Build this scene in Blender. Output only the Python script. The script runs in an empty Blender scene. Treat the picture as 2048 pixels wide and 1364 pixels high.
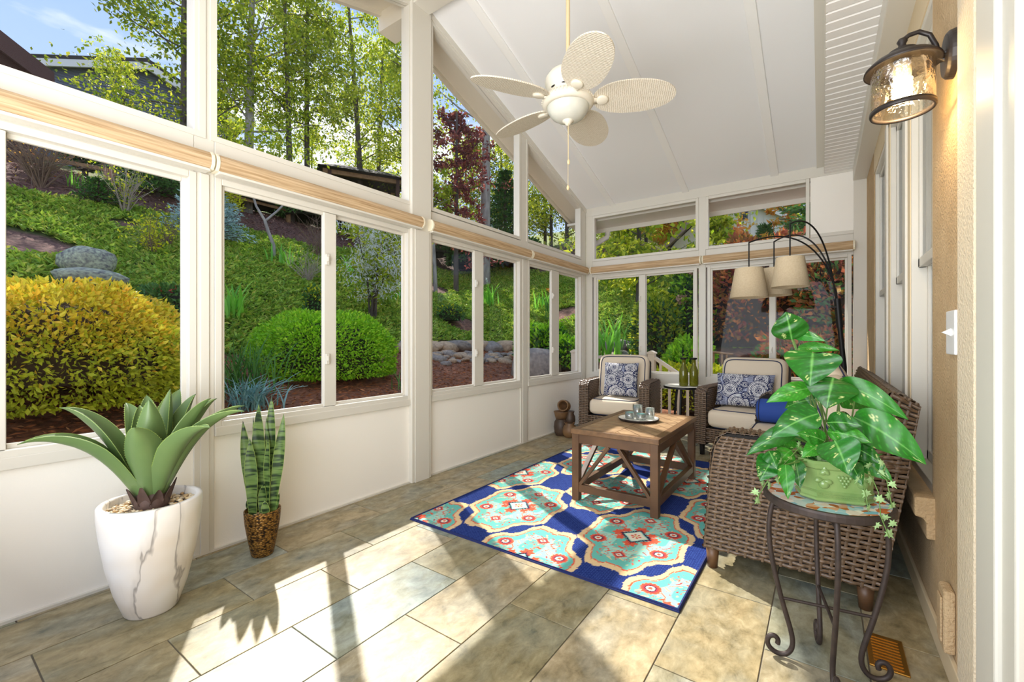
import bpy, math
import numpy as np
from mathutils import Vector, Matrix

# ------------------------------------------------------------------ camera, sky, sun, exposure
S = bpy.context.scene
COL = S.collection
YAW = math.atan2(621, 880)
EYE = 1.15
cam_d = bpy.data.cameras.new('camera')
cam_d.sensor_width = 36.0
cam_d.lens = 880 / 2048 * 36
cam_d.shift_y = -4 / 2048
cam_d.clip_start = 0.02
cam_d.clip_end = 500
cam = bpy.data.objects.new('camera', cam_d)
cam.location = (0, 0, EYE)
cam.rotation_euler = (math.pi / 2, 0, YAW)
COL.objects.link(cam)
S.camera = cam

S.view_settings.view_transform = 'Standard'
S.view_settings.look = 'None'
S.view_settings.gamma = 1.0
S.view_settings.use_curve_mapping = False
S.view_settings.exposure = 0.66

SUN_TO = Vector((-0.70, 0.40, 0.83)).normalized()
sun_d = bpy.data.lights.new('sun', 'SUN')
sun_d.energy = 5.2
sun_d.color = (1.0, 0.95, 0.87)
sun_d.angle = math.radians(0.9)
sun = bpy.data.objects.new('sun', sun_d)
sun.rotation_euler = (-SUN_TO).to_track_quat('-Z', 'Y').to_euler()
sun.location = (-20, 12, 25)
COL.objects.link(sun)

W = bpy.data.worlds.new('sky')
S.world = W
W.use_nodes = True
wn, wl = W.node_tree.nodes, W.node_tree.links
wn.clear()
wo = wn.new('ShaderNodeOutputWorld')
wb = wn.new('ShaderNodeBackground')
wb.inputs['Strength'].default_value = 0.80
tc = wn.new('ShaderNodeTexCoord')
mp = wn.new('ShaderNodeMapping')
mp.inputs['Scale'].default_value = (2.2, 2.2, 9.0)
nz = wn.new('ShaderNodeTexNoise')
nz.inputs['Scale'].default_value = 1.3
nz.inputs['Detail'].default_value = 6
nz.inputs['Roughness'].default_value = 0.55
cr = wn.new('ShaderNodeValToRGB')
cr.color_ramp.elements[0].position = 0.50
cr.color_ramp.elements[0].color = (0, 0, 0, 1)
cr.color_ramp.elements[1].position = 0.68
cr.color_ramp.elements[1].color = (1, 1, 1, 1)
sx = wn.new('ShaderNodeSeparateXYZ')
gr = wn.new('ShaderNodeValToRGB')
gr.color_ramp.elements[0].position = 0.0
gr.color_ramp.elements[0].color = (0.62, 0.76, 1.0, 1)
gr.color_ramp.elements[1].position = 0.85
gr.color_ramp.elements[1].color = (0.20, 0.38, 0.84, 1)
mx = wn.new('ShaderNodeMixRGB')
mx.inputs['Color2'].default_value = (1.15, 1.15, 1.15, 1)
wl.new(tc.outputs['Generated'], mp.inputs['Vector'])
wl.new(mp.outputs['Vector'], nz.inputs['Vector'])
wl.new(nz.outputs['Fac'], cr.inputs['Fac'])
wl.new(tc.outputs['Generated'], sx.inputs['Vector'])
wl.new(sx.outputs['Z'], gr.inputs['Fac'])
wl.new(cr.outputs['Color'], mx.inputs['Fac'])
wl.new(gr.outputs['Color'], mx.inputs['Color1'])
wl.new(mx.outputs['Color'], wb.inputs['Color'])
wl.new(wb.outputs['Background'], wo.inputs['Surface'])

# added fill lamp at the open front, in place of daylight (behind the camera)
al = bpy.data.lights.new('front_fill', 'AREA')
al.shape = 'RECTANGLE'
al.size = 2.3
al.size_y = 2.6
al.energy = 88
al.color = (0.95, 0.98, 1.0)
alo = bpy.data.objects.new('front_fill', al)
alo.location = (-.85, -0.75, 1.5)
alo.rotation_euler = (math.radians(128), 0, 0)
COL.objects.link(alo)

# ------------------------------------------------------------------ helpers
RNG = np.random.RandomState(7)


def rot(axis, a):
    return np.array(Matrix.Rotation(a, 3, axis))


class M:
    """collects faces; build() links them as ONE mesh object"""
    def __init__(s):
        s.V = []
        s.F = []
        s.n = 0
        s.C = []

    def add(s, V, F, col=None):
        V = np.asarray(V, float).reshape(-1, 3)
        if isinstance(F, np.ndarray):
            s.F.append(F + s.n)
        else:
            by = {}
            for f in F:
                by.setdefault(len(f), []).append(f)
            for k in by:
                s.F.append(np.array(by[k], int) + s.n)
        s.V.append(V)
        if col is not None:
            s.C.append(np.asarray(col, float).reshape(-1, 3))
        s.n += len(V)
        return s

    def box(s, x0, x1, y0, y1, z0, z1):
        V = [(x, y, z) for z in (z0, z1) for y in (y0, y1) for x in (x0, x1)]
        return s.add(V, [(0, 2, 3, 1), (4, 5, 7, 6), (0, 1, 5, 4), (2, 6, 7, 3), (0, 4, 6, 2), (1, 3, 7, 5)])

    def beam(s, p, q, w, h, up=(0, 0, 1)):
        p, q, up = np.array(p, float), np.array(q, float), np.array(up, float)
        a = q - p
        a = a / np.linalg.norm(a)
        b = np.cross(a, up)
        b /= np.linalg.norm(b)
        c = np.cross(b, a)
        V = [o + b * i * w / 2 + c * j * h / 2 for o in (p, q) for j in (-1, 1) for i in (-1, 1)]
        return s.add(V, [(0, 2, 3, 1), (4, 5, 7, 6), (0, 1, 5, 4), (2, 6, 7, 3), (0, 4, 6, 2), (1, 3, 7, 5)])

    def prism(s, poly, ax, a, b):
        """poly: points in the plane of the two other axes, extruded along ax from a to b"""
        k = len(poly)
        i = 'xyz'.index(ax)
        V = []
        for t in (a, b):
            for p in poly:
                v = list(p)
                v.insert(i, t)
                V.append(v)
        F = [tuple(range(k))[::-1], tuple(range(k, 2 * k))]
        F += [(j, (j + 1) % k, k + (j + 1) % k, k + j) for j in range(k)]
        return s.add(V, F)

    def tube(s, pts, r, n=8, cap=True, closed=False):
        P = np.array(pts, float)
        k = len(P)
        r = np.broadcast_to(np.array(r, float), (k,))
        T = np.gradient(P, axis=0) if not closed else np.roll(P, -1, 0) - np.roll(P, 1, 0)
        T /= np.linalg.norm(T, axis=1)[:, None] + 1e-12
        ref = np.array([0, 0, 1.0]) if abs(T[0][2]) < .9 else np.array([1.0, 0, 0])
        u = np.cross(T[0], ref)
        u /= np.linalg.norm(u)
        rings = []
        for i in range(k):
            u = u - T[i] * (u @ T[i])
            u /= np.linalg.norm(u) + 1e-12
            w = np.cross(T[i], u)
            a = np.arange(n) / n * 2 * np.pi
            rings.append(P[i] + r[i] * (np.cos(a)[:, None] * u + np.sin(a)[:, None] * w))
        V = np.concatenate(rings)
        F = []
        m = k if closed else k - 1
        for i in range(m):
            i2 = (i + 1) % k
            for j in range(n):
                F.append((i * n + j, i * n + (j + 1) % n, i2 * n + (j + 1) % n, i2 * n + j))
        s.add(V, F)
        if cap and not closed:
            s.add(rings[0], [tuple(range(n))[::-1]])
            s.add(rings[-1], [tuple(range(n))])
        return s

    def lathe(s, prof, c=(0, 0, 0), n=32, R=None):
        k = len(prof)
        a = np.arange(n) / n * 2 * np.pi
        V = np.concatenate([np.stack([r * np.cos(a), r * np.sin(a), np.full(n, z)], 1) for r, z in prof])
        if R is not None:
            V = V @ np.asarray(R).T
        V = V + np.array(c, float)
        i, j = np.meshgrid(np.arange(k - 1), np.arange(n), indexing='ij')
        j2 = (j + 1) % n
        F = np.stack([i * n + j, i * n + j2, (i + 1) * n + j2, (i + 1) * n + j], -1).reshape(-1, 4)
        return s.add(V, F)

    def grid(s, V, col=None, wrap=False):
        """V: (a,b,3) array of points"""
        a, b = V.shape[:2]
        i, j = np.meshgrid(np.arange(a - 1), np.arange(b if wrap else b - 1), indexing='ij')
        j2 = (j + 1) % b
        F = np.stack([i * b + j, i * b + j2, (i + 1) * b + j2, (i + 1) * b + j], -1).reshape(-1, 4)
        return s.add(V.reshape(-1, 3), F, None if col is None else col.reshape(-1, 3))

    def cushion(s, w, d, h, c=(0, 0, 0), e=0.32, ev=0.5, R=None, nu=40, nv=14):
        u = np.linspace(-np.pi, np.pi, nu, endpoint=False)[None, :]
        v = np.linspace(-np.pi / 2, np.pi / 2, nv)[:, None]
        f = lambda t, p: np.sign(t) * np.abs(t) ** p
        V = np.stack([w / 2 * f(np.cos(v), ev) * f(np.cos(u), e), d / 2 * f(np.cos(v), ev) * f(np.sin(u), e),
                      h / 2 * f(np.sin(v), ev) * np.ones_like(u)], -1)
        if R is not None:
            V = V @ np.asarray(R).T
        return s.grid(V + np.array(c, float), wrap=True)

    def xf(s, R=None, t=(0, 0, 0)):
        s.V = [(v @ np.asarray(R).T if R is not None else v) + np.array(t, float) for v in s.V]
        return s

    def build(s, name, mt, parent=None, smooth=False, bevel=0.0, world=False, attr=None):
        V = np.concatenate(s.V)
        if world and parent is not None:
            top = parent
            while top.parent:
                top = top.parent
            V = V - np.array(top.location)
        me = bpy.data.meshes.new(name)
        me.vertices.add(len(V))
        me.vertices.foreach_set('co', V.astype(np.float32).ravel())
        tot = sum(f.size for f in s.F)
        npol = sum(len(f) for f in s.F)
        me.loops.add(tot)
        me.loops.foreach_set('vertex_index', np.concatenate([f.ravel() for f in s.F]).astype(np.int32))
        me.polygons.add(npol)
        lt = np.concatenate([np.full(len(f), f.shape[1]) for f in s.F])
        me.polygons.foreach_set('loop_start', (np.cumsum(lt) - lt).astype(np.int32))
        me.polygons.foreach_set('use_smooth', np.full(npol, bool(smooth)))
        me.update(calc_edges=True)
        if s.C:
            ca = me.color_attributes.new('Col', 'FLOAT_COLOR', 'POINT')
            c = np.concatenate(s.C)
            ca.data.foreach_set('color', np.concatenate([c, np.ones((len(c), 1))], 1).astype(np.float32).ravel())
        if mt is not None:
            me.materials.append(mt)
        o = bpy.data.objects.new(name, me)
        COL.objects.link(o)
        if parent is not None:
            o.parent = parent
        if bevel:
            b = o.modifiers.new('bevel', 'BEVEL')
            b.width = bevel
            b.segments = 2
            b.limit_method = 'ANGLE'
        return o


def tag(o, label=None, cat=None, group=None, kind=None):
    if label:
        o['label'] = label
    if cat:
        o['category'] = cat
    if group:
        o['group'] = group
    if kind:
        o['kind'] = kind
    return o


def thing(name, label, cat, loc=(0, 0, 0), rz=0, group=None, kind=None):
    o = bpy.data.objects.new(name, None)
    o.empty_display_size = 0.1
    COL.objects.link(o)
    o.location = loc
    o.rotation_euler = (0, 0, rz)
    return tag(o, label, cat, group, kind)


def copy_tree(o, parent=None):
    c = o.copy()
    COL.objects.link(c)
    if parent is not None:
        c.parent = parent
    for ch in list(o.children):
        copy_tree(ch, c)
    return c


# ------------------------------------------------------------------ materials
def rgb(h):
    """sRGB 0-255 triple to linear"""
    return tuple(((c / 255) / 12.92 if c / 255 < .04045 else ((c / 255 + .055) / 1.055) ** 2.4) for c in h)


class NT:
    def __init__(s, name):
        s.m = bpy.data.materials.new(name)
        s.m.use_nodes = True
        s.t = s.m.node_tree
        s.t.nodes.clear()
        s.out = s.t.nodes.new('ShaderNodeOutputMaterial')

    def n(s, typ, **k):
        o = s.t.nodes.new('ShaderNode' + typ)
        for a, v in k.items():
            if hasattr(o, a):
                setattr(o, a, v)
            else:
                key = a.replace('_', ' ')
                o.inputs[key].default_value = v
        return o

    def l(s, a, b):
        s.t.links.new(a, b)

    def ramp(s, stops, fac):
        r = s.n('ValToRGB')
        e = r.color_ramp.elements
        while len(e) < len(stops):
            e.new(0.5)
        for i, (p, c) in enumerate(stops):
            e[i].position = p
            e[i].color = (*c, 1)
        s.l(fac, r.inputs['Fac'])
        return r.outputs['Color']


def mat(name, c, rough=0.5, metal=0.0, c2=None, nscale=6.0, nmix=0.5, stretch=(1, 1, 1), bump=0.0, bscale=60.0, coat=0.0,
        spec=0.5, detail=5, trans=0.0, coords='Object', emit=None):
    t = NT(name)
    p = t.n('BsdfPrincipled')
    p.inputs['Roughness'].default_value = rough
    p.inputs['Metallic'].default_value = metal
    p.inputs['Specular IOR Level'].default_value = spec
    p.inputs['Coat Weight'].default_value = coat
    p.inputs['Transmission Weight'].default_value = trans
    c = rgb(c)
    p.inputs['Base Color'].default_value = (*c, 1)
    tcn = t.n('TexCoord')
    mpn = t.n('Mapping')
    mpn.inputs['Scale'].default_value = stretch
    t.l(tcn.outputs[coords], mpn.inputs['Vector'])
    if c2 is not None:
        nn = t.n('TexNoise')
        nn.inputs['Scale'].default_value = nscale
        nn.inputs['Detail'].default_value = detail
        t.l(mpn.outputs['Vector'], nn.inputs['Vector'])
        w = 0.25 * (1.01 - nmix)
        t.l(t.ramp([(0.5 - 0.2 * 1 - w + .05, c), (0.65 + w, rgb(c2))], nn.outputs['Fac']), p.inputs['Base Color'])
    if bump:
        bn = t.n('TexNoise')
        bn.inputs['Scale'].default_value = bscale
        bn.inputs['Detail'].default_value = 4
        t.l(mpn.outputs['Vector'], bn.inputs['Vector'])
        b = t.n('Bump')
        b.inputs['Strength'].default_value = bump
        b.inputs['Distance'].default_value = 0.01
        t.l(bn.outputs['Fac'], b.inputs['Height'])
        t.l(b.outputs['Normal'], p.inputs['Normal'])
    if emit:
        p.inputs['Emission Color'].default_value = (*emit[0], 1)
        p.inputs['Emission Strength'].default_value = emit[1]
    t.l(p.outputs['BSDF'], t.out.inputs['Surface'])
    return t.m


def leafmat(name, cols, trans=0.45, rough=0.5, spec=0.3, gain=1.0):
    """colours picked leaf by leaf; the blades let light through"""
    t = NT(name)
    g = t.n('NewGeometry')
    k = len(cols)
    col = t.ramp([((i + .0) / max(1, k - 1) * .98 + .01, tuple(min(.92, q * gain) for q in rgb(c))) for i, c in enumerate(cols)], g.outputs['Random Per Island'])
    p = t.n('BsdfPrincipled')
    p.inputs['Roughness'].default_value = rough
    p.inputs['Specular IOR Level'].default_value = spec
    tr = t.n('BsdfTranslucent')
    mx_ = t.n('MixShader')
    mx_.inputs['Fac'].default_value = trans
    t.l(col, p.inputs['Base Color'])
    t.l(col, tr.inputs['Color'])
    t.l(p.outputs['BSDF'], mx_.inputs[1])
    t.l(tr.outputs['BSDF'], mx_.inputs[2])
    t.l(mx_.outputs['Shader'], t.out.inputs['Surface'])
    return t.m


def attrmat(name, rough=0.9, bump=0.3, bscale=400, gain=1.0):
    t = NT(name)
    a = t.n('VertexColor')
    a.layer_name = 'Col'
    p = t.n('BsdfPrincipled')
    p.inputs['Roughness'].default_value = rough
    p.inputs['Specular IOR Level'].default_value = 0.2
    t.l(a.outputs['Color'], p.inputs['Base Color'])
    tcn = t.n('TexCoord')
    wv = t.n('TexWave')
    wv.inputs['Scale'].default_value = bscale
    t.l(tcn.outputs['Object'], wv.inputs['Vector'])
    b = t.n('Bump')
    b.inputs['Strength'].default_value = bump
    b.inputs['Distance'].default_value = 0.002
    t.l(wv.outputs['Fac'], b.inputs['Height'])
    t.l(b.outputs['Normal'], p.inputs['Normal'])
    t.l(p.outputs['BSDF'], t.out.inputs['Surface'])
    return t.m


def glassmat(name, tint=(1, 1, 1), refl=0.05, rough=0.0, bump=0.0, bscale=20):
    """a thin sheet of glass: clear with a fresnel reflection"""
    t = NT(name)
    tr = t.n('BsdfTransparent')
    tr.inputs['Color'].default_value = (*tint, 1)
    gl = t.n('BsdfGlossy')
    gl.inputs['Roughness'].default_value = rough
    lw = t.n('LayerWeight')
    lw.inputs['Blend'].default_value = 0.35
    mr = t.n('MapRange')
    mr.inputs['To Min'].default_value = refl
    mr.inputs['To Max'].default_value = min(1, refl * 5)
    t.l(lw.outputs['Fresnel'], mr.inputs['Value'])
    mx_ = t.n('MixShader')
    t.l(mr.outputs['Result'], mx_.inputs['Fac'])
    t.l(tr.outputs['BSDF'], mx_.inputs[1])
    t.l(gl.outputs['BSDF'], mx_.inputs[2])
    if bump:
        tcn = t.n('TexCoord')
        nn = t.n('TexNoise')
        nn.inputs['Scale'].default_value = bscale
        t.l(tcn.outputs['Object'], nn.inputs['Vector'])
        b = t.n('Bump')
        b.inputs['Strength'].default_value = bump
        b.inputs['Distance'].default_value = 0.02
        t.l(nn.outputs['Fac'], b.inputs['Height'])
        t.l(b.outputs['Normal'], gl.inputs['Normal'])
    t.l(mx_.outputs['Shader'], t.out.inputs['Surface'])
    return t.m


def slatemat():
    t = NT('slate_tile')
    p = t.n('BsdfPrincipled')
    tcn = t.n('TexCoord')
    oi = t.n('ObjectInfo')
    add = t.n('VectorMath', operation='ADD')
    sc = t.n('VectorMath', operation='SCALE')
    cmb = t.n('CombineXYZ')
    t.l(oi.outputs['Random'], cmb.inputs[0])
    t.l(oi.outputs['Random'], cmb.inputs[1])
    t.l(cmb.outputs[0], sc.inputs[0])
    sc.inputs['Scale'].default_value = 37.0
    mp_ = t.n('Mapping')
    mp_.inputs['Scale'].default_value = (1.0, 0.62, 1.0)
    t.l(tcn.outputs['Object'], add.inputs[0])
    t.l(sc.outputs[0], add.inputs[1])
    t.l(add.outputs[0], mp_.inputs['Vector'])
    n1 = t.n('TexNoise')
    n1.inputs['Scale'].default_value = 5.0
    n1.inputs['Detail'].default_value = 8
    n1.inputs['Distortion'].default_value = 0.25
    n2 = t.n('TexNoise')
    n2.inputs['Scale'].default_value = 19.0
    n2.inputs['Detail'].default_value = 12
    n2.inputs['Roughness'].default_value = 0.7
    n2.inputs['Distortion'].default_value = 0.35
    t.l(mp_.outputs['Vector'], n1.inputs['Vector'])
    t.l(mp_.outputs['Vector'], n2.inputs['Vector'])
    c1 = t.ramp([(0.28, rgb((112, 128, 130))), (0.42, rgb((146, 148, 140))), (0.52, rgb((134, 126, 98))), (0.62, rgb((172, 158, 126))), (0.74, rgb((186, 176, 156)))], n1.outputs['Fac'])
    c2 = t.ramp([(0.34, rgb((70, 66, 50))), (0.44, rgb((128, 120, 98))), (0.56, rgb((160, 152, 132))), (0.70, rgb((196, 190, 172)))], n2.outputs['Fac'])
    mxa = t.n('MixRGB')
    mxa.inputs['Fac'].default_value = 0.52
    t.l(c1, mxa.inputs['Color1'])
    t.l(c2, mxa.inputs['Color2'])
    # whole-tile tone: some bluish grey, some olive, some tan
    tone = t.ramp([(0.0, rgb((182, 208, 218))), (0.25, rgb((204, 214, 212))), (0.45, rgb((220, 208, 184))), (0.7, rgb((232, 216, 184))), (0.9, rgb((196, 188, 148))), (1.0, rgb((214, 208, 190)))], oi.outputs['Random'])
    mxb = t.n('MixRGB', blend_type='MULTIPLY')
    mxb.inputs['Fac'].default_value = 0.8
    t.l(mxa.outputs['Color'], mxb.inputs['Color1'])
    t.l(tone, mxb.inputs['Color2'])
    br = t.n('BrightContrast')
    br.inputs['Bright'].default_value = 0.0
    hs = t.n('HueSaturation')
    hs.inputs['Value'].default_value = 1.42
    hs.inputs['Saturation'].default_value = 0.95
    t.l(mxb.outputs['Color'], hs.inputs['Color'])
    t.l(hs.outputs['Color'], p.inputs['Base Color'])
    p.inputs['Roughness'].default_value = 0.46
    b = t.n('Bump')
    b.inputs['Strength'].default_value = 0.25
    b.inputs['Distance'].default_value = 0.004
    t.l(n2.outputs['Fac'], b.inputs['Height'])
    t.l(b.outputs['Normal'], p.inputs['Normal'])
    t.l(p.outputs['BSDF'], t.out.inputs['Surface'])
    return t.m


def marblemat():
    t = NT('white_marble')
    p = t.n('BsdfPrincipled')
    tcn = t.n('TexCoord')
    mp_ = t.n('Mapping')
    mp_.inputs['Scale'].default_value = (1, 1, 0.16)
    mp_.inputs['Rotation'].default_value = (0.12, 0.15, 0.4)
    t.l(tcn.outputs['Object'], mp_.inputs['Vector'])
    n1 = t.n('TexNoise')
    n1.inputs['Scale'].default_value = 5.0
    n1.inputs['Detail'].default_value = 5
    n1.inputs['Distortion'].default_value = 0.25
    t.l(mp_.outputs['Vector'], n1.inputs['Vector'])
    vein = t.ramp([(0.465, (0, 0, 0)), (0.480, (.75, .75, .75)), (0.488, (0.15, 0.15, 0.15)), (0.53, (0, 0, 0))], n1.outputs['Fac'])
    n2 = t.n('TexNoise')
    n2.inputs['Scale'].default_value = 4.0
    t.l(tcn.outputs['Object'], n2.inputs['Vector'])
    base = t.ramp([(0.4, rgb((240, 236, 230))), (0.7, rgb((226, 212, 194)))], n2.outputs['Fac'])
    mxa = t.n('MixRGB')
    mxa.inputs['Color2'].default_value = (*rgb((120, 112, 106)), 1)
    t.l(vein, mxa.inputs['Fac'])
    t.l(base, mxa.inputs['Color1'])
    t.l(mxa.outputs['Color'], p.inputs['Base Color'])
    p.inputs['Roughness'].default_value = 0.3
    t.l(p.outputs['BSDF'], t.out.inputs['Surface'])
    return t.m


def woodmat(name, a, b, rough=0.45, scale=14, stretch=(1, .08, 1)):
    return mat(name, a, rough, c2=b, nscale=scale, nmix=.7, stretch=stretch, bump=.12, bscale=scale * 3, detail=6)


def hammeredmat():
    t = NT('hammered_bronze')
    p = t.n('BsdfPrincipled')
    tcn = t.n('TexCoord')
    mp_ = t.n('Mapping')
    mp_.inputs['Scale'].default_value = (1, 1, 1.7)
    t.l(tcn.outputs['Object'], mp_.inputs['Vector'])
    v = t.n('TexVoronoi')
    v.inputs['Scale'].default_value = 75
    t.l(mp_.outputs['Vector'], v.inputs['Vector'])
    t.l(t.ramp([(0.15, rgb((178, 132, 62))), (0.55, rgb((112, 78, 34))), (0.8, rgb((34, 24, 14)))], v.outputs['Distance']), p.inputs['Base Color'])
    p.inputs['Metallic'].default_value = 0.55
    p.inputs['Roughness'].default_value = 0.38
    b = t.n('Bump', invert=True)
    b.inputs['Strength'].default_value = 0.9
    b.inputs['Distance'].default_value = 0.004
    t.l(v.outputs['Distance'], b.inputs['Height'])
    t.l(b.outputs['Normal'], p.inputs['Normal'])
    t.l(p.outputs['BSDF'], t.out.inputs['Surface'])
    return t.m


def snakemat():
    t = NT('snake_plant_leaf')
    p = t.n('BsdfPrincipled')
    tcn = t.n('TexCoord')
    mp_ = t.n('Mapping')
    mp_.inputs['Scale'].default_value = (5, 5, 46)
    t.l(tcn.outputs['Object'], mp_.inputs['Vector'])
    n1 = t.n('TexNoise')
    n1.inputs['Scale'].default_value = 1.0
    n1.inputs['Detail'].default_value = 3
    n1.inputs['Distortion'].default_value = .6
    t.l(mp_.outputs['Vector'], n1.inputs['Vector'])
    t.l(t.ramp([(0.42, rgb((30, 52, 24))), (0.52, rgb((94, 122, 60))), (0.7, rgb((116, 140, 74)))], n1.outputs['Fac']), p.inputs['Base Color'])
    p.inputs['Roughness'].default_value = 0.4
    t.l(p.outputs['BSDF'], t.out.inputs['Surface'])
    return t.m


def pothosmat():
    t = NT('pothos_leaf')
    p = t.n('BsdfPrincipled')
    tcn = t.n('TexCoord')
    oi = t.n('ObjectInfo')
    mp_ = t.n('Mapping')
    mp_.inputs['Scale'].default_value = (34, 70, 60)
    t.l(tcn.outputs['Object'], mp_.inputs['Vector'])
    t.l(oi.outputs['Random'], mp_.inputs['Location'])
    n1 = t.n('TexNoise')
    n1.inputs['Scale'].default_value = 1.0
    n1.inputs['Detail'].default_value = 3
    t.l(mp_.outputs['Vector'], n1.inputs['Vector'])
    g2 = t.ramp([(0.0, rgb((34, 112, 24))), (0.5, rgb((52, 142, 34))), (1.0, rgb((84, 176, 60)))], oi.outputs['Random'])
    fl = t.ramp([(0.64, (0, 0, 0)), (0.70, (.8, .8, .8))], n1.outputs['Fac'])
    mxa = t.n('MixRGB')
    mxa.inputs['Color2'].default_value = (*rgb((205, 220, 150)), 1)
    t.l(fl, mxa.inputs['Fac'])
    t.l(g2, mxa.inputs['Color1'])
    t.l(mxa.outputs['Color'], p.inputs['Base Color'])
    p.inputs['Roughness'].default_value = 0.3
    tr = t.n('BsdfTranslucent')
    t.l(mxa.outputs['Color'], tr.inputs['Color'])
    mxs = t.n('MixShader')
    mxs.inputs['Fac'].default_value = 0.2
    t.l(p.outputs['BSDF'], mxs.inputs[1])
    t.l(tr.outputs['BSDF'], mxs.inputs[2])
    t.l(mxs.outputs['Shader'], t.out.inputs['Surface'])
    return t.m


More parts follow.
